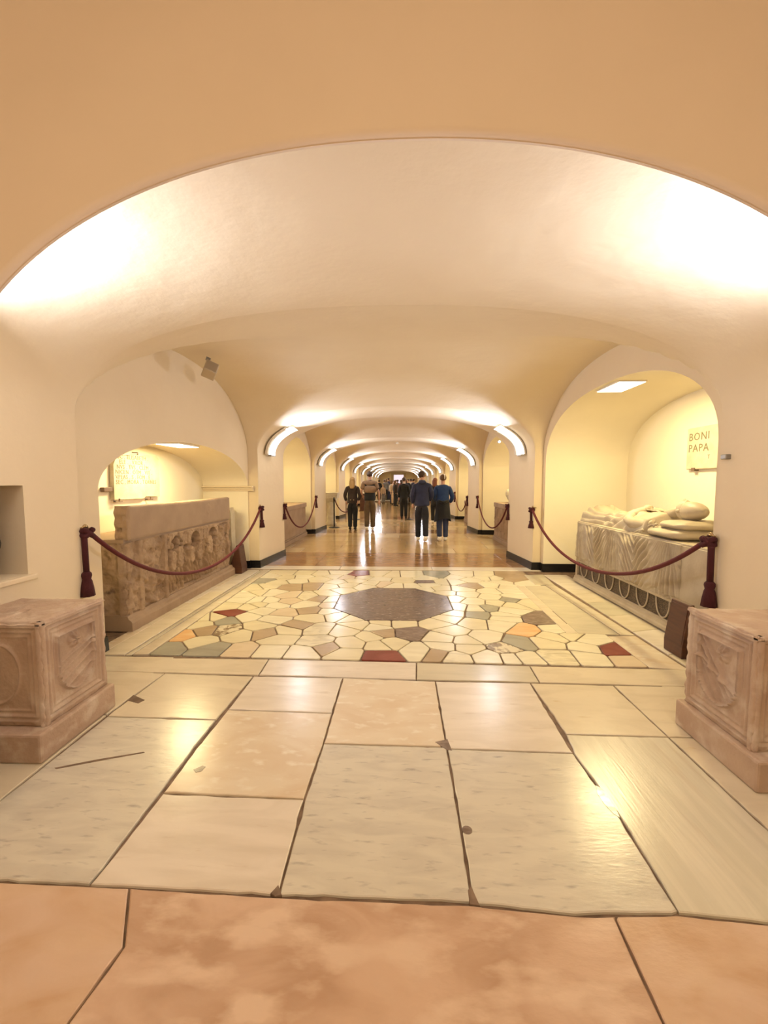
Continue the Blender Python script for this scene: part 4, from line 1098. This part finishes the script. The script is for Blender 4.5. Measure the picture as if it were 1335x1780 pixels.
bm = bmesh.new(); lathe(bm, [(.20, 0), (.20, .08), (.16, .12), (.15, .75), (.17, .8)], n=24); obj('shaft', bm, M['plaque'], t, True)
bm = bmesh.new()
for k, (w_, z0, z1) in enumerate(((.17, .8, .86), (.21, .86, .94), (.25, .94, 1.02), (.27, 1.06, 1.14), (.26, 1.02, 1.06))): box(bm, -w_, w_, -w_, w_, z0, z1, .006)
obj('capital', bm, M['plaque'], t)
chest(2.55, 3.1, 13.8, 16.0, .8, 'low carved tomb in the third right niche')
for i in range(3, 7):
    for s in (-1, 1):
        rx, op, back = NICHES[(s, i)]
        x0, x1 = sorted((rx + s * .12, rx + s * .68)); chest(x0, x1, op[0] + .5, op[1] - .5, .9, 'distant stone tomb in the %s niche on the %s side' % (['fourth', 'fifth', 'sixth', 'seventh'][i - 3], 'left' if s < 0 else 'right'), rel=False)

# ---------------------------------------------------------------- people
def skinm(name, verts, edges, mt, parent, sub=2, extra=None):
    """one continuous surface grown round a skeleton: verts = [(x, y, z, rx, ry)]"""
    me = bpy.data.meshes.new(name); me.from_pydata([v[:3] for v in verts], edges, [])
    o = bpy.data.objects.new(name, me); COL.objects.link(o)
    m = o.modifiers.new('skin', 'SKIN'); m.use_smooth_shade = True; m.branch_smoothing = .6
    for i, v in enumerate(verts):
        sv = me.skin_vertices[0].data[i]; sv.radius = (v[3], v[4] if len(v) > 4 else v[3]); sv.use_root = (i == 0)
    ss = o.modifiers.new('sub', 'SUBSURF'); ss.levels = sub; ss.render_levels = sub
    dg = bpy.context.evaluated_depsgraph_get(); m2 = bpy.data.meshes.new_from_object(o.evaluated_get(dg))
    bpy.data.objects.remove(o, do_unlink=True); bpy.data.meshes.remove(me)
    if extra:
        bm = bmesh.new(); bm.from_mesh(m2); extra(bm); bm.to_mesh(m2); bm.free()
    m2.name = name; m2.materials.clear()
    return link(name, m2, mt, parent, True)

def person(px_, py_, height, label, top, legs, hair, shoe='c_black', turn=0, stride=0, arms=None, sub=2, female=False, hairlen=0, look=0,
           topspec=None, forearms=False, lower=None, wide=1.0, coat=0, group=None, fingers=True):
    X, Y = fl(px_, py_); t = empty('person', (X, Y, 0), math.radians(turn), label, 'person', group)
    S = height / 1.75; W_ = wide * (.92 if female else 1)
    t.scale = (S, S, S)
    sh = .165 * W_; hp = .078
    st = stride
    K = {}
    for s in (-1, 1):
        f = st * s
        lift = .05 * abs(st) / .25 if f < 0 else 0
        K[s] = dict(hip=(s * hp, 0, .90), knee=(s * .085, f * .55 + (.03 if f < 0 else .04), .50), ank=(s * .085, f - .0, .085 + lift * 1.6), toe=(s * .10, f + .13, .03 + (0 if f >= 0 else .0)))
        a = (arms or {}).get(s, None) or ((s * (sh + .055), -.03, 1.13), (s * (sh + .045), .05, .89))
        K[s]['elb'], K[s]['wri'] = a
    cl, sl = math.cos(look), math.sin(look)
    V = [(0, 0, .96, .115 * W_, .085), (0, 0, 1.12, .10 * W_, .075), (0, 0, 1.32, .12 * W_, .085), (0, -.01, 1.43, .075, .06), (0, 0, 1.50, .046, .048),
         (0 + sl * -.01, .012 * cl, 1.575, .062, .068), (0, .0, 1.635, .068, .08), (0, -.004, 1.69, .055, .066)]
    E_ = [(0, 1), (1, 2), (2, 3), (3, 4), (4, 5), (5, 6), (6, 7)]
    for s in (-1, 1):
        k = K[s]; b = len(V)
        V += [(s * sh, -.01, 1.415, .045, .045), (*k['elb'], .036, .036), (*k['wri'], .024, .024)]
        E_ += [(3, b), (b, b + 1), (b + 1, b + 2)]
        b = len(V)
        V += [(*k['hip'], .075, .075), (*k['knee'], .048, .048), (*k['ank'], .034, .034)]
        E_ += [(0, b), (b, b + 1), (b + 1, b + 2)]
    def face(bm):
        # nose, ears, chin and eye sockets on the head, then palms with five fingers
        def R_(p): return Vector((p[0] * cl + p[1] * sl, -p[0] * sl + p[1] * cl, p[2]))
        tube(bm, [R_((0, .070, 1.655)), R_((0, .092, 1.628)), R_((0, .078, 1.60))], [.008, .014, .010], 6)
        ell(bm, R_((0, .065, 1.555)), (.026, .02, .02), 1); tube(bm, [R_((-.022, .074, 1.582)), R_((0, .082, 1.584)), R_((.022, .074, 1.582))], [.004, .007, .004], 5)
        for s in (-1, 1):
            ell(bm, R_((s * .072, -.002, 1.625)), (.012, .02, .032), 1); ell(bm, R_((s * .028, .066, 1.64)), (.013, .012, .008), 1)
            w0 = Vector(K[s]['wri']); e0_ = Vector(K[s]['elb']); d = (w0 - e0_).normalized(); sd = Vector((0, 1, 0)) if abs(d.y) < .8 else Vector((0, 0, 1)); sd = (sd - d * sd.dot(d)).normalized(); nn = d.cross(sd) * s
            if not fingers:
                tube(bm, [w0, w0 + d * .08, w0 + d * .16], [.025, .036, .02], 8); continue
            tube(bm, [w0, w0 + d * .05, w0 + d * .095], [.024, .037, .036], 8)
            for q_, L in zip((-.028, -.009, .010, .028), (.068, .078, .073, .058)):
                a = w0 + d * .085 + sd * q_; tube(bm, [a, a + d * L * .5 + nn * .004, a + d * L + nn * .018], [.010, .009, .007], 6)
            a = w0 + d * .03 + sd * .028; tube(bm, [a, a + d * .03 + sd * .022, a + d * .06 + sd * .026 + nn * .008], [.012, .011, .008], 6)
    skinm('body', V, E_, M['skin'], t, sub, face)
    # trousers
    def leg_v(s, r=1.0):
        k = K[s]; return [(*k['hip'], .125 * r, .125 * r), (*Vector(k['hip']).lerp(Vector(k['knee']), .5), .102 * r, .108 * r), (*k['knee'], .082 * r, .085 * r), (k['ank'][0], k['ank'][1], k['ank'][2] + .06, .068 * r, .074 * r), (k['ank'][0], k['ank'][1], k['ank'][2] + .0, .068 * r, .076 * r)]
    V = [(0, 0, 1.04, .165 * W_, .12), (0, 0, .95, .185 * W_, .14)]; E_ = [(0, 1)]
    for s in (-1, 1):
        b = len(V); V += leg_v(s); E_ += [(1, b), (b, b + 1), (b + 1, b + 2), (b + 2, b + 3), (b + 3, b + 4)]
    skinm('trousers', V, E_, M[legs], t, sub)
    # upper garment
    low = coat or .90
    V = [(0, 0, low - .03, .185 * W_, .142), (0, 0, low + .02, .188 * W_, .145), (0, 0, 1.10, .172 * W_, .13), (0, -.005, 1.30, .198 * W_, .138), (0, -.01, 1.42, .135, .10), (0, -.005, 1.50, .066, .068)]
    E_ = [(0, 1), (1, 2), (2, 3), (3, 4), (4, 5)]
    for s in (-1, 1):
        k = K[s]; b = len(V); e, w_ = Vector(k['elb']), Vector(k['wri'])
        V += [(s * sh, -.01, 1.395, .080, .078), (*e, .062, .062)]
        E_ += [(4, b), (b, b + 1)]
        if forearms: V[-1] = (*(Vector((s * sh, -.01, 1.405)).lerp(e, .75)), .064, .064)
        else: V += [(*e.lerp(w_, .95), .052, .052)]; E_ += [(b + 1, b + 2)]
    skinm('jacket', V, E_, M[top], t, sub)
    # shoes
    for s in (-1, 1):
        k = K[s]; bm = bmesh.new(); ay, az = k['ank'][1], k['ank'][2]
        if st and s * st < 0:   # heel raised
            tube(bm, [(k['ank'][0], ay - .05, az + .01), (k['ank'][0], ay + .0, az - .05), (k['ank'][0], ay + .14, .04), (k['ank'][0], ay + .20, .035)], [.045, .052, .048, .03], 10)
        else: tube(bm, [(k['ank'][0], ay - .075, .045), (k['ank'][0], ay - .02, .055), (k['ank'][0], ay + .10, .045), (k['ank'][0], ay + .19, .035)], [.035, .05, .045, .028], 10)
        for v in bm.verts: v.co.z = max(v.co.z, .004)
        obj('shoe', bm, M[shoe], t, True)
    # hair
    bm = bmesh.new(); vv_ = ell(bm, (0, -.012, 1.655), (.088, .102, .095), 3)
    def R2(p): return Vector((p[0] * cl + p[1] * sl, -p[0] * sl + p[1] * cl, p[2]))
    kill = []
    for v in bm.verts:
        x, y, z = v.co
        if y > .035 and z < 1.69: v.co.y = .03 + (y - .035) * .12
        if z < 1.60 and not hairlen: v.co = Vector((x * .72, y * .8, max(z, 1.575)))
        v.co += Vector((ns(x, y, z, 30) * .006, ns(y, z, x, 30) * .006, 0))
        v.co = R2(v.co)
    if hairlen:
        R_ = []
        for j in range(9):
            q_ = j / 8; z = 1.67 - hairlen * q_; wd_ = .084 + .03 * math.sin(q_ * PI * .7) - .045 * q_ ** 2; dp = .06 + .01 * q_
            R_.append([bm.verts.new(R2((wd_ * math.cos(a) * (1 + .05 * math.sin(a * 7 + j)), -.045 - .03 * q_ + dp * math.sin(a), z))) for a in [2 * PI * i / 16 for i in range(16)]])
        for a, b in zip(R_, R_[1:]):
            for k_ in range(16): bm.faces.new((a[k_], a[(k_ + 1) % 16], b[(k_ + 1) % 16], b[k_]))
        bm.faces.new(R_[-1]); bm.faces.new(R_[0][::-1])
    obj('hair', bm, M[hair], t, True)
    if topspec: topspec(t, K, W_)
    return t

def jk(t): return [c for c in t.children if c.name.startswith('jacket')][0]
def draped(t, K, W_):      # pale sweater laid over the shoulders above a dark vest
    V = [(0, -.015, 1.10, .20, .17), (0, -.015, 1.16, .21, .17), (0, -.015, 1.32, .222, .168), (0, -.012, 1.425, .15, .115), (0, -.01, 1.51, .075, .078)]
    V += [(-.17, -.01, 1.385, .098, .095), (-.22, -.015, 1.20, .078, .08), (.17, -.01, 1.385, .098, .095), (.225, -.015, 1.20, .078, .08)]
    skinm('sweater', V, [(0, 1), (1, 2), (2, 3), (3, 4), (3, 5), (5, 6), (3, 7), (7, 8)], M['c_beige'], t)
def belt(t, K, W_):
    bm = bmesh.new(); tube(bm, [(.152 * math.cos(a), .118 * math.sin(a), 1.0) for a in [2 * PI * i / 24 for i in range(25)]], .016, 6); bl = obj('belt', bm, M['c_black'], t, True)
    for s in (-1, 1): obj('buckle', nbox(s * .05 - .018, s * .05 + .018, -.145, -.125, .985, 1.015, .003), M['brass'], bl)
def hood(t, K, W_):
    bm = bmesh.new(); ell(bm, (0, -.085, 1.46), (.11, .06, .055), 2); obj('hood', bm, M['c_navy'], jk(t), True)
    bm = bmesh.new(); tube(bm, [(-.068, -.02, 1.50), (0, -.062, 1.505), (.068, -.02, 1.50)], .022, 8); obj('collar', bm, M['c_navy'], jk(t), True)
def glasses(t, K, W_):
    hood(t, K, W_)
    bm = bmesh.new(); tube(bm, [(.075, .0, 1.645), (.088, .03, 1.645), (.085, .055, 1.64)], .004, 5)
    tube(bm, [(.080 + .0 * math.cos(a), .05 + .02 * math.cos(a), 1.64 + .016 * math.sin(a)) for a in [2 * PI * i / 12 for i in range(13)]], .0035, 5); obj('glasses', bm, M['black_metal'], t, True)
def waistcoat(t, K, W_):   # dark coat tied round the waist, hanging to the knees
    R_ = []; bm = bmesh.new()
    for j in range(12):
        q_ = j / 11; z = 1.06 - .50 * q_; wd_ = .165 + .06 * q_; dp = .125 + .05 * q_
        R_.append([bm.verts.new((wd_ * math.cos(a) * (1 + .05 * q_ * math.sin(a * 8)), dp * math.sin(a) * (1 + .05 * q_ * math.sin(a * 8)) - .02 * q_, z - (.05 * q_ * math.sin(a * 2 + 1)))) for a in [2 * PI * i / 28 for i in range(28)]])
    for a, b in zip(R_, R_[1:]):
        for k_ in range(28): bm.faces.new((a[k_], a[(k_ + 1) % 28], b[(k_ + 1) % 28], b[k_]))
    tc_ = obj('tied_coat', bm, M['c_black'], t, True)
    bm = bmesh.new(); tube(bm, [(-.13, -.12, 1.06), (0, -.155, 1.02), (.13, -.12, 1.06)], .03, 8); ell(bm, (.0, -.15, 1.01), (.05, .035, .04), 2); obj('sleeve_knot', bm, M['c_black'], tc_, True)
    bm = bmesh.new(); tube(bm, [(.02, -.085, 1.75), (.03, -.118, 1.69), (.03, -.115, 1.62)], .012, 6); obj('hair_clip', bm, M['c_white'], t, True)
def suit(t, K, W_):
    bm = bmesh.new(); tube(bm, [(-.05, -.045, 1.505), (0, -.058, 1.505), (.05, -.045, 1.505)], .018, 8); obj('shirt_collar', bm, M['c_white'], jk(t), True)

LB, RB = -1, 1
person(613, 921, 1.66, 'woman with long fair hair in a dark top and black trousers', 'c_brownblack', 'c_black', 'hair_blond', arms={-1: ((-.255, -.03, 1.14), (-.21, .05, .94)), 1: ((.255, -.05, 1.13), (.19, -.03, .96))},
       female=True, hairlen=.30, topspec=belt, wide=1.12)
person(643, 922, 1.84, 'man with a tan sweater over a dark vest and olive trousers', 'c_black', 'c_olive', 'hair_dark', 'c_white', arms={-1: ((-.26, .0, 1.14), (-.22, .16, 1.02)), 1: ((.27, -.02, 1.12), (.27, .05, .88))}, forearms=True, topspec=draped, stride=.04)
person(702, 902, 1.70, 'person in a black suit with white collar near the middle of the gallery', 'c_black', 'c_black', 'hair_dark', topspec=suit, coat=.86)
person(733, 941, 1.78, 'tall man in a navy jacket and dark jeans mid-stride, head turned to the right', 'c_navy', 'c_darkjeans', 'hair_dark', 'c_white', stride=-.14, look=.95, topspec=glasses, wide=1.12,
       arms={-1: ((-.245, -.04, 1.14), (-.22, .08, .93)), 1: ((.25, -.03, 1.15), (.20, .15, 1.0))})
person(769, 940, 1.70, 'woman in a bright blue top, black coat tied at her waist, blue jeans', 'c_blue', 'c_jeans', 'hair_brown', 'c_white', female=True, topspec=waistcoat, stride=.06, wide=1.1,
       arms={-1: ((-.235, .0, 1.14), (-.14, .16, 1.05)), 1: ((.255, -.02, 1.14), (.2, .14, 1.0))})
person(756, 909, 1.66, 'woman with long reddish hair in a dark coat between the two blue jackets', 'c_black', 'c_black', 'hair_red', 'c_white', female=True, hairlen=.26, look=.5, coat=.7)
CROWD = [(659, 869, 1.68, 'c_black', 'c_black', 'hair_dark', 0, 'far visitor in black at the left end of the crowd'),
 (666, 875, 1.34, 'c_tan', 'c_grey', 'hair_blond', .1, 'short far visitor in a cream top near the left of the crowd'),
 (671, 872, 1.66, 'c_grey', 'c_black', 'hair_brown', .2, 'far visitor in a grey top beside the one in cream'),
 (675, 871, 1.74, 'c_navy', 'c_navy', 'hair_dark', 0, 'tall far visitor in navy at the left of the crowd'),
 (681, 876, 1.62, 'c_pale', 'c_jeans', 'hair_brown', .2, 'far visitor in a pale top and jeans'),
 (684, 877, 1.60, 'c_tan', 'c_tan', 'hair_dark', 0, 'far visitor in a long tan outfit left of the middle'),
 (687, 880, 1.62, 'c_brownblack', 'c_black', 'hair_brown', .2, 'nearer visitor in dark brown just left of the black suit'),
 (691, 871, 1.70, 'c_olive', 'c_black', 'hair_dark', 0, 'far visitor in olive behind the black suit'),
 (697, 876, 1.66, 'c_red', 'c_black', 'hair_dark', .2, 'far visitor in dull red hidden behind the black suit'),
 (709, 877, 1.72, 'c_black', 'c_grey', 'hair_dark', 0, 'far visitor in black right of the black suit'),
 (714, 873, 1.75, 'c_white', 'c_black', 'hair_dark', 0, 'far visitor in white right of the black suit'),
 (719, 874, 1.74, 'c_navy', 'c_darkjeans', 'hair_dark', 0, 'far visitor in navy beside the navy jacketed man'),
 (668, 868, 1.70, 'c_navy', 'c_black', 'hair_dark', 0, 'very distant visitor in navy behind the cream top'),
 (677, 867, 1.68, 'c_brownblack', 'c_black', 'hair_brown', 0, 'very distant visitor in brown behind the tall navy one'),
 (688, 866, 1.72, 'c_black', 'c_black', 'hair_dark', 0, 'very distant visitor in black at the centre'),
 (701, 867, 1.66, 'c_grey', 'c_black', 'hair_dark', 0, 'very distant visitor in grey at the centre'),
 (707, 866, 1.70, 'c_olive', 'c_black', 'hair_brown', .2, 'very distant visitor in olive right of centre'),
 (716, 867, 1.70, 'c_blue', 'c_black', 'hair_dark', 0, 'very distant visitor in blue right of centre')]
for i, (x, y, h, a, b, c, hl, lab) in enumerate(CROWD):
    person(x, y, h, lab, a, b, c, turn=random.uniform(-60, 60) + (180 if i % 4 == 1 else 0), sub=1, hairlen=hl, group='visitors in the far crowd', female=hl > 0, fingers=False)
# low round platform and reddish wooden stand far down the gallery
x_, y_ = fl(660, 873); t = empty('round_platform', (x_ + .3, y_ + 1.2, 0), 0, 'low round dark rimmed platform on the floor before the crowd', 'platform')
bm = bmesh.new(); lathe(bm, [(1.05, 0), (1.05, .05), (1.02, .06)], n=40); obj('rim', bm, M['wood'], t); bm = bmesh.new(); lathe(bm, [(.98, .05), (.98, .09), (.96, .095)], n=40); obj('step', bm, M['marble_grey'], t)
for o in [o for o in COL.objects if o.get('group') == 'visitors in the far crowd']:
    if (o.location.x - t.location.x) ** 2 + (o.location.y - t.location.y) ** 2 < 1.05 ** 2: o.location.z = .095
x_, y_ = fl(630, 888); t = empty('wooden_cabinet', (x_, y_, 0), 0, 'reddish wooden stand behind the woman in the dark top', 'stand')
obj('body', nbox(-.12, .14, -.15, .15, .04, .86, .01), M['wood'], t); obj('base', nbox(-.15, .17, -.18, .18, 0, .05, .006), M['wood'], t); obj('top', nbox(-.15, .17, -.18, .18, .86, .90, .008), M['wood'], t)
# far end: lit altar wall panels
t = empty('altar_panel', (0, YEND - .01, 0), 0, 'pale lit panel and frame on the end wall of the gallery', 'panel')
obj('frame', nbox(-.9, .9, -.12, 0, .9, 2.6, .02), M['plaque'], t); obj('lit_panel', nbox(-.6, .6, -.14, -.12, 1.35, 2.4), M['panel_glow'], t)
